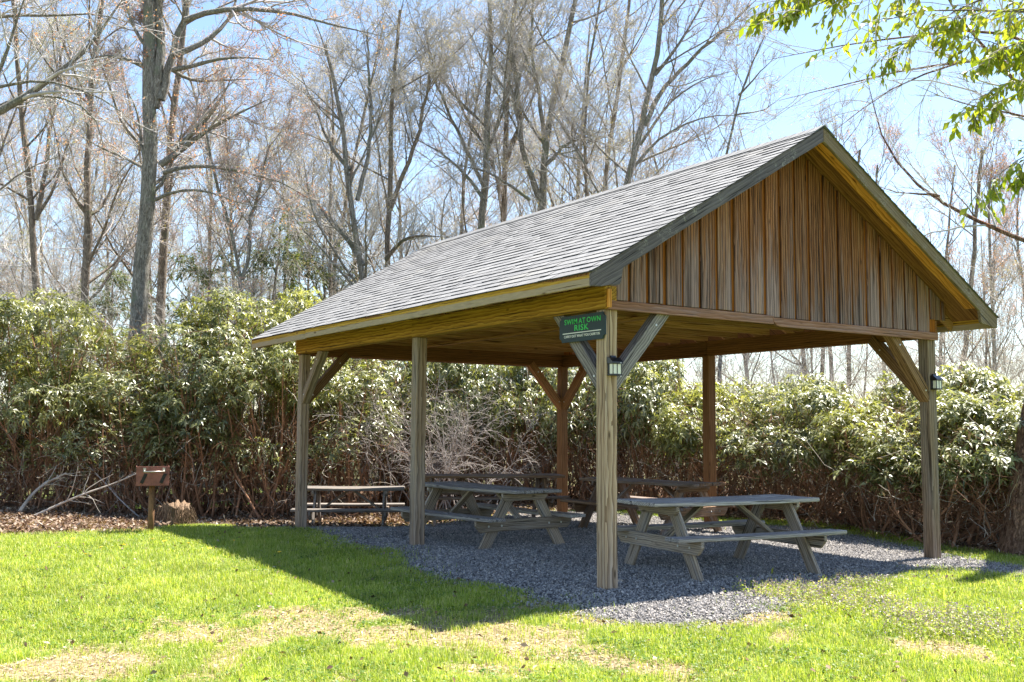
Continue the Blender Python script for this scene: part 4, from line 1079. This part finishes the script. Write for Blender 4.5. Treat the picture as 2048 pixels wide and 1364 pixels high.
def tree(label, trunks, limbs, bark_m, twig_m, bud_m, seed, auto=9, dens=(8, 8, 6), r_min=.0045, bud=.018, bud_n=4500, limb_len=.36, tmin=.28, up=.06, cat='tree', group=None, name='bare_tree', extra=None, ang=.74):
    """trunks/limbs: (photo pixels, radius in m at the start, depth, end radius factor)"""
    g = np.random.default_rng(seed); DT = trunks[0][2][0] if isinstance(trunks[0][2], tuple) else trunks[0][2]; base = px_line(trunks[0][0][:1], DT)[0].copy()
    gz = float(hgt(base[0], base[1])) if DT < 20 else -.3
    K = 16; TP, TR, TL = [], [], []
    for idx, (pts, r0, D, ef) in enumerate(trunks):
        D0, D1 = D if isinstance(D, tuple) else (D, D+(0 if idx == 0 else g.uniform(-.8, .8))); P = px_line(pts, D0, D1)
        if idx == 0: P = np.concatenate([np.array([[P[0, 0], P[0, 1], gz-.2]]), P]) if P[0, 2] > gz else P
        P = resample(P, K); P[2:-1] += g.normal(0, .02, P[2:-1].shape)
        R = taper(np.array([r0]), K, ef)[0]
        if idx == 0: R[0] *= 1.35; R[1] *= 1.1
        TP.append(P); R = R*.85; TR.append(R); TL.append(np.linalg.norm(np.diff(P, axis=0), axis=1).sum())
    base = np.array([TP[0][0, 0], TP[0][0, 1], gz])
    TP = np.stack(TP); TR = np.stack(TR); TL = np.array(TL)
    LP, LR, LL = [], [], []
    for pts, r0, D, *rest in limbs:
        P = resample(px_line(pts, D, D+(rest[0] if rest else g.uniform(-1.2, 1.2))), 10); P[1:] += np.cumsum(g.normal(0, .012, P[1:].shape), 0)
        LP.append(P); LR.append(taper(np.array([r0]), 10, .1)[0]); LL.append(np.linalg.norm(np.diff(P, axis=0), axis=1).sum())
    if auto:
        S, D, Ln, r = spawn(g, TP, TR, TL, auto, tmin, ang, limb_len, .42)
        Ln = np.maximum(Ln, 1.6)*1.0; Pa = grow(g, S, D, Ln, 9, .1, up); Ra = taper(np.minimum(r, .045), 10, .3)
    else: Pa = np.zeros((0, 10, 3)); Ra = np.zeros((0, 10)); Ln = np.zeros(0)
    LP = np.concatenate([np.array(LP).reshape(-1, 10, 3), Pa]); LR = np.concatenate([np.array(LR).reshape(-1, 10), Ra]); LL = np.concatenate([np.array(LL), Ln])
    # the trunk tip carries twigs too
    tv, tf = tubes([(TP, TR, 10), (LP, LR, 6)])
    o = empty(name, base, 0, label, cat, group)
    link('trunk', mesh_np('trunk', tv-base, [tf], bark_m, smooth=True), o)
    parts = crown_from(g, LP, LR, LL, dens, r_min, bud, bud_n, up)
    V, F, mi = join(parts)
    link('crown', mesh_np('crown', V-base, F, [twig_m, bud_m], mi), o)
    if extra: extra(g, o, base, LP, LR, LL)
    return o
BG, BB = MAT['bark_grey'], MAT['bark_brown']; TG, TB = MAT['twig_grey'], MAT['twig_brown']
RED, GOLD, GRN = MAT['bud_red'], MAT['bud_gold'], MAT['bud_green']
# the thick tree behind the left hedge
tree('thick straight grey barked tree towering over the tall rhododendrons, forking high up',
     [([(276, 640), (283, 520), (298, 400), (306, 300), (303, 190), (296, 90), (292, -20), (290, -200)], .27, 24, .5),
      ([(308, 215), (322, 120), (318, 30), (322, -160)], .15, 24, .6), ([(322, 200), (345, 110), (368, 40), (395, -60)], .12, 24, .5)],
     [([(320, 330), (360, 295), (400, 265), (440, 240), (490, 215), (540, 190)], .085, 24), ([(345, 300), (400, 255), (440, 205), (455, 160), (470, 130)], .06, 24),
      ([(325, 345), (400, 325), (470, 345), (545, 350), (620, 395)], .06, 23), ([(305, 140), (250, 115), (210, 105), (150, 125)], .06, 24),
      ([(348, 110), (410, 90), (445, 60), (470, 10), (480, -60)], .08, 24), ([(345, 140), (420, 120), (480, 110), (560, 120)], .06, 24),
      ([(295, 300), (240, 250), (220, 160), (180, 90)], .05, 25), ([(370, 40), (430, 10), (520, 15), (620, 30), (700, 60), (770, 70)], .07, 22.5),
      ([(295, 340), (250, 315), (200, 300), (140, 260)], .05, 24), ([(345, 140), (390, 165), (450, 160), (520, 155)], .05, 24),
      ([(310, 400), (350, 375), (420, 385), (480, 410), (560, 420)], .045, 23.5)],
     BG, TB, RED, 1, auto=10, dens=(8, 8, 6), bud_n=11000, limb_len=.22, tmin=.45, bud=.026)
tree('slimmer trunk standing close behind the thick grey barked tree', [([(322, 600), (328, 480), (334, 380), (345, 250), (360, 120), (380, -80)], .19, 29, .4)], [], BB, TB, RED, 2, auto=10, bud_n=5000)
tree('twin stemmed slender tree at the far left of the treeline', [([(72, 640), (71, 520), (66, 430), (50, 330), (42, 200), (30, 60), (20, -120)], .13, 27, .4), ([(72, 440), (88, 370), (95, 290), (112, 190), (130, 60)], .08, 27, .4)],
     [([(76, 430), (110, 370), (130, 310), (150, 240)], .05, 27)], BB, TG, GRN, 3, auto=10, bud_n=6000)
tree('dark slender tree midway between the frame edge and the thick grey tree', [([(168, 640), (172, 520), (176, 400), (174, 300), (180, 180), (200, 40), (215, -120)], .15, 26, .4)],
     [([(175, 430), (150, 405), (148, 380), (120, 330)], .05, 26), ([(178, 430), (210, 415), (222, 380), (260, 320)], .05, 26)], BB, TB, GOLD, 4, auto=12, bud_n=4000)
tree('small crooked pair of stems right of the thick grey tree', [([(487, 620), (478, 530), (468, 470), (445, 400), (420, 330), (410, 230)], .075, 24, .4), ([(484, 560), (500, 500), (498, 440), (520, 370), (540, 290)], .06, 24, .4)],
     [], BG, TB, RED, 5, auto=10, bud_n=6000, limb_len=.35)
tree('leaning forked tree above the lower left roof corner', [([(735, 640), (722, 520), (705, 430), (692, 330), (688, 240), (672, 170), (650, 90)], .14, 26, .35), ([(714, 400), (738, 320), (745, 230), (738, 160), (735, 60)], .07, 26, .4)],
     [([(728, 530), (690, 470), (640, 410), (600, 350)], .07, 26), ([(700, 340), (660, 290), (630, 200), (600, 160)], .06, 26)], BG, TG, GOLD, 6, auto=12, bud_n=4500, dens=(9, 8, 6))
tree('upright double stemmed tree next to the leaning forked tree', [([(770, 620), (776, 500), (778, 400), (785, 300), (780, 210), (795, 120), (800, 20)], .13, 27, .35), ([(780, 420), (808, 340), (838, 270), (850, 190), (870, 110)], .08, 27, .4)],
     [([(772, 520), (800, 480), (840, 470), (900, 480)], .06, 26)], BB, TG, GOLD, 7, auto=12, bud_n=4000, dens=(9, 8, 6))
tree('thin straight tree behind the lower roof edge', [([(660, 640), (662, 500), (658, 380), (668, 260), (660, 150)], .09, 30, .4)], [], BB, TB, GOLD, 8, auto=10, bud_n=3000)
tree('crooked grey tree rising over the middle of the roof ridge, leftmost of the tall clump', [([(952, 560), (965, 440), (975, 360), (968, 260), (980, 170), (985, 70), (975, -80)], .17, 28, .35), ([(970, 380), (940, 310), (900, 230), (870, 170), (850, 60)], .07, 28, .4)],
     [([(968, 400), (930, 350), (880, 310), (820, 280)], .06, 27)], BG, TG, GOLD, 9, auto=13, dens=(9, 8, 6), bud_n=3500)
tree('dark upright tree in the middle of the tall clump behind the ridge', [([(1004, 540), (1008, 420), (1014, 330), (1005, 230), (1020, 130), (1030, 20), (1040, -100)], .15, 29, .35), ([(1010, 330), (1045, 240), (1030, 140), (1000, 40)], .08, 29, .4)],
     [], BB, TB, GOLD, 10, auto=13, dens=(9, 8, 6), bud_n=3000)
tree('largest pale trunk of the clump behind the ridge, splitting into spreading stems', [([(1086, 520), (1086, 400), (1086, 320), (1100, 230), (1120, 130), (1145, 40), (1170, -100)], .19, 28, .35),
      ([(1080, 400), (1050, 320), (1035, 220), (1030, 120), (1010, 20)], .11, 28, .4), ([(1092, 330), (1130, 290), (1180, 260)], .07, 27, .4), ([(1090, 300), (1080, 200), (1060, 100), (1070, -40)], .08, 28, .4)],
     [([(1060, 400), (1020, 370), (970, 340), (900, 330)], .05, 27)], BG, TG, GOLD, 11, auto=9, dens=(9, 8, 6), bud_n=4000)
tree('slim tree whose stem meets the ridge left of the leaning mossy trunk', [([(1172, 500), (1176, 380), (1170, 300), (1165, 220), (1180, 120), (1200, 0)], .08, 27, .4)], [], BB, TG, GOLD, 12, auto=12, bud_n=2500)
tree('straight olive trunk just left of the leaning mossy trunk', [([(1205, 490), (1208, 370), (1222, 270), (1230, 190), (1252, 90), (1262, -60)], .12, 29, .4)], [], BB, TG, GOLD, 13, auto=13, bud_n=2500, dens=(9, 8, 6))
tree('leaning mossy trunk sweeping up to the right behind the roof', [([(1238, 470), (1248, 360), (1280, 270), (1300, 190), (1318, 110), (1325, 0), (1330, -120)], .15, 26, .4), ([(1290, 250), (1330, 170), (1390, 110), (1450, 60), (1500, 10)], .08, 26, .4)],
     [([(1255, 350), (1310, 280), (1380, 240), (1440, 225), (1500, 235)], .05, 26), ([(1310, 150), (1360, 90), (1400, 20), (1430, -50)], .05, 26), ([(1262, 330), (1330, 300), (1390, 270), (1440, 250)], .045, 26), ([(1280, 290), (1340, 200), (1420, 150), (1470, 140)], .045, 26)],
     BG, TB, GOLD, 14, auto=11, dens=(9, 8, 6), bud_n=3000)
tree('lone slender tree standing clear in the blue gap left of the roof peak', [([(1438, 440), (1447, 310), (1470, 240), (1478, 180), (1496, 130), (1530, 70)], .075, 26, .3)], [([(1478, 190), (1520, 150), (1560, 110)], .03, 26), ([(1470, 230), (1530, 220), (1580, 190)], .025, 26)],
     BG, TB, GOLD, 15, auto=9, bud_n=800, dens=(6, 6, 4), limb_len=.25, tmin=.55)
# the reddish tree at the edge of the gravel and its limbs
tree('thick reddish flaking tree at the hedge end, its grey limbs reaching over the roof',
     [([(2058, 1105), (2072, 950), (2100, 780), (2135, 600), (2180, 400), (2225, 200), (2255, 0), (2280, -300)], .36, (12.5, 14.0), .4)],
     [([(2190, 400), (2100, 260), (2046, 178), (1960, 90), (1900, 15), (1850, -90)], .045, 13.2, -.6), ([(2150, 520), (2048, 478), (1960, 452), (1890, 412), (1850, 382), (1790, 348), (1765, 300), (1745, 240), (1735, 150)], .036, 12.9, .5),
      ([(1880, 392), (1830, 388), (1780, 386), (1730, 370)], .018, 13., .2), ([(2210, 250), (2100, 130), (1960, 108), (1810, 130), (1660, 165), (1560, 190)], .032, 13.4, 1.), ([(2200, 300), (2060, 115), (1980, 105), (1880, 135), (1780, 165), (1720, 215), (1660, 268)], .03, 13, .8),
      ([(2220, 170), (2050, 62), (1900, 58), (1760, 80), (1620, 100), (1540, 120)], .028, 13.4, .8), ([(2210, 330), (2080, 230), (1980, 225), (1900, 205), (1830, 175)], .024, 13, 0)],
     MAT['bark_red'], TG, RED, 16, auto=0, dens=(9, 6, 4), r_min=.003, bud=.012, bud_n=500, up=-.005)
# the tree just outside the left edge, reaching in
tree('grey limbed tree at the left edge, only its long limbs showing against the sky',
     [([(-130, 1050), (-125, 700), (-110, 400), (-95, 200), (-80, 0), (-70, -250)], .3, 18.5, .5)],
     [([(-95, 260), (0, 222), (60, 195), (115, 150), (175, 108), (215, 58), (260, -10)], .09, 18), ([(-95, 220), (8, 162), (10, 120), (20, 60), (48, 0), (60, -60)], .06, 18), ([(-100, 270), (40, 190), (120, 198), (180, 206), (206, 258), (215, 330)], .04, 18),
      ([(-90, 200), (30, 158), (110, 150), (180, 180), (250, 225), (330, 290)], .035, 17.5), ([(-85, 60), (0, 20), (90, 32), (200, 20), (300, 60)], .04, 18), ([(-80, 40), (60, -30), (120, 40), (110, 130), (130, 180)], .03, 18), ([(-110, 420), (-20, 400), (60, 330), (150, 300)], .03, 18.5)],
     BG, TG, RED, 17, auto=6, dens=(8, 6, 5), r_min=.0035, bud=.02, bud_n=2500)
# slim trees with red buds beyond the right eave
for i, (x, D, xt, lab) in enumerate([(1770, 30, 1745, 'slim red budded tree just right of the roof peak'), (1880, 31, 1900, 'slim red budded tree over the middle of the right roof slope'), (1990, 29, 1975, 'slim red budded tree above the mound of pale twigs'), (2060, 33, 2030, 'slim red budded tree at the right frame edge')]):
    tree(lab, [([(x, 760), ((x+xt)/2, 560), (xt, 420), (xt+10, 330)], .09, D, .3)], [], BG, TB, RED, 30+i, auto=16, dens=(7, 6, 4), bud_n=5000, limb_len=.33, tmin=.35, up=.12, ang=.55, bud=.02)
for i, (x, x2, D, lab) in enumerate([(1616, 1600, 27, 'thin trunk seen in the gap over the hedge, nearest the red brown middle post'), (1640, 1655, 28, 'thin trunk second from the red brown post in the gap over the hedge'), (1668, 1650, 29, 'thin trunk in the middle of the gap over the hedge'),
        (1695, 1700, 28, 'thin trunk near the dark outer brace in the gap over the hedge'), (1905, 1945, 22, 'leaning thin trunk just right of the lantern post under the eave tip'), (1500, 1480, 30, 'thin trunk over the hedge right next to the red brown middle post')]):
    tree(lab, [([(x, 830), ((x+x2)/2, 720), (x2, 600), (x2+5, 450), (x2+20, 300)], .09, D, .4)], [], BB, TB, GOLD, 50+i, auto=10, dens=(6, 5, 4), bud_n=1200, limb_len=.3, tmin=.25)

# evergreens behind the left hedge
def hemlock(px, D, htop, seed, label):
    g = np.random.default_rng(seed); p = at(px, 858, D); base = np.array([p[0], p[1], -.3])
    P = np.stack([np.zeros(12), np.zeros(12), np.linspace(0, htop, 12)], 1)[None]+g.normal(0, .03, (1, 12, 3)); R = taper(np.array([.14]), 12, .1)
    S, Dd, L1, r = spawn(g, P, R, np.array([htop]), 70, .15, 1.45, .32, .25); P1 = grow(g, S, Dd, L1, 6, .08, -.03); R1 = taper(np.clip(r, .008, .03), 7, .3)
    S, Dd, L2, r = spawn(g, P1, R1, L1, 9, .15, .8, .4, .5); P2 = grow(g, S, Dd, L2, 4, .12, -.05)
    o = empty('hemlock_tree', base, 0, label, 'evergreen tree', 'evergreens behind the left hedge')
    v, f = tubes([(P, R, 8), (P1, R1, 4)]); link('trunk', mesh_np('trunk', v, [f], BB, smooth=True), o)
    n = 8000; i = g.integers(0, len(P2), n); t = g.uniform(0, 3.99, n); j = t.astype(int); fr = (t-j)[:, None]
    Q = P2[i, j]*(1-fr)+P2[i, j+1]*fr+g.normal(0, .03, (n, 3))
    V, F = leaves_at(g, Q, unit(P2[i, j+1]-P2[i, j])+g.normal(0, .5, (n, 3))*np.array([1, 1, .35]), g.uniform(.1, .22, n), g.uniform(.012, .026, n), .15)
    link('crown', mesh_np('crown', V, [F], MAT['needles']), o)
hemlock(545, 29, 7.5, 1, 'dark green hemlock behind the leafy rhododendron, left of the roof corner')
hemlock(410, 31, 7.0, 2, 'dark hemlock just right of the thick grey trunk')
hemlock(215, 31, 6.5, 3, 'dull green hemlock between the slender tree and the thick grey trunk')
hemlock(640, 31, 8.0, 4, 'dull green hemlock behind the leaning forked tree')

# the wood behind: trees one can hardly tell apart
protos = []
for i, (tm, bm_, seed) in enumerate([(TG, GOLD, 80), (TB, RED, 81), (TG, GRN, 82), (TB, GOLD, 83)]):
    o = tree('bare tree far back in the wood, one of many grey stems and fine twigs', [([(1024, 845), (1024+rnd.uniform(-20, 20), 600), (1024+rnd.uniform(-40, 40), 350), (1024+rnd.uniform(-70, 70), 150)], .11, 36, .3)], [], BB, tm, bm_, seed, auto=28, dens=(9, 8, 5), bud_n=7000, limb_len=.36, tmin=.2, group='bare trees far back in the wood', r_min=.0042, bud=.02)
    protos.append(o)
spots = [(-90, 36), (20, 40), (120, 38), (230, 42), (430, 40), (520, 44), (600, 38), (700, 42), (830, 38), (930, 44), (1050, 42), (1130, 40), (1230, 44), (1360, 44), (1560, 46), (1640, 42), (1720, 45), (1800, 40), (1890, 44), (1960, 38), (2080, 41), (60, 50), (340, 48), (760, 50), (1160, 52), (2000, 50), (-30, 44), (460, 50), (170, 34), (300, 38), (480, 35), (650, 33), (880, 34), (1000, 36), (1120, 34), (1280, 36), (560, 39), (90, 45), (1420, 40), (1500, 42)]
for i, (px, D) in enumerate(spots):
    o = protos[i] if i < 4 else copy_tree(protos[i % 4])
    p = at(px, 858, D); o.location = (p[0], p[1], -.3); o.rotation_euler = (0, 0, rnd.uniform(0, 6.28))
    s = rnd.uniform(.85, 1.15)*(.62 if 1380 < px < 2100 else 1.); o.scale = (s, s, s)

# ------------------------------------------------------------------ fresh leaves hanging in from a tree beside the viewer
def leafy_tree():
    def leaves(g, o, base, LP, LR, LL):
        S, D, Ln, r = spawn(g, LP, LR, LL, 31, .3, .8, .2, .5); Ln = np.clip(Ln, .1, .38)
        P2 = grow(g, S, D+np.array([0, 0, -.5]), Ln, 4, .2, -.12); R2 = taper(np.full(len(S), .0035), 5, .5)
        v, f = tubes([(P2, R2, 4)])
        n = len(P2)*8; i = np.repeat(np.arange(len(P2)), 8); t = np.tile(np.linspace(.6, 3.99, 8), len(P2)); j = np.minimum(t.astype(int), 3); fr = (t-j)[:, None]
        Q = P2[i, j]*(1-fr)+P2[i, j+1]*fr
        Dn = unit(P2[i, j+1]-P2[i, j])*.5+unit(g.normal(0, 1, (n, 3)))*.8+np.array([0, 0, -.55])
        Lf = g.uniform(.038, .078, n); V, F = leaves_at(g, Q, Dn, Lf, Lf*g.uniform(.2, .27, n), .15, g.normal(0, 1, (n, 3))+np.array([0, 0, .6]))
        V, Fl, mi = join([(V, F, 0), (v, f, 1)]); link('foliage', mesh_np('foliage', V-base, Fl, [MAT['leaf_new'], MAT['twig_brown']], mi), o)
    tree('overhanging branches with fresh yellow green leaves, from a tree beside the viewer',
         [([(2900, 1900), (2880, 1300), (2850, 700), (2800, 200), (2760, -200)], .12, 6.8, .4)],
         [([(2830, 500), (2500, 200), (2250, 30), (2080, -40), (1900, -60), (1720, -60), (1600, -40), (1540, 5), (1500, 40)], .02, 6.6, -.4), ([(2500, 200), (2200, 60), (2050, 30), (1940, 40), (1840, 30), (1740, 50), (1670, 85)], .014, 6.5, .1),
          ([(2500, 260), (2250, 160), (2120, 140), (2030, 150), (1980, 180), (1940, 195)], .012, 6.3, 0), ([(2400, 300), (2200, 230), (2100, 260), (2030, 300), (1980, 340), (1945, 372)], .012, 6.3, 0), ([(2250, 30), (2080, -10), (1960, 0), (1870, 50), (1800, 95), (1760, 120)], .012, 6.6, .2),
          ([(2250, 160), (2120, 60), (2050, 80), (2000, 100), (1960, 140)], .01, 6.2, 0), ([(2300, 330), (2150, 300), (2080, 340), (2030, 370)], .01, 6.3, .1), ([(2250, 30), (2000, -60), (1860, -30), (1760, 0), (1690, 10)], .01, 6.9, .1), ([(2300, 250), (2150, 200), (2060, 185), (1990, 215), (1930, 228)], .009, 6.4, .1), ([(2300, 100), (2150, 110), (2050, 110), (1960, 80), (1880, 65)], .009, 6.4, .1), ([(2300, 30), (2150, 20), (2050, 10), (1960, 30), (1900, 40)], .009, 6.1, .1), ([(1850, -80), (1700, -60), (1600, -30), (1545, 0), (1490, 55)], .007, 6.4, .1), ([(1800, -60), (1660, -40), (1590, -5), (1570, 25)], .006, 6.2, .1)],
         BB, TB, GRN, 90, auto=0, dens=(1, 1, 1), bud_n=0, r_min=.002, name='leafy_tree', extra=leaves)
leafy_tree()
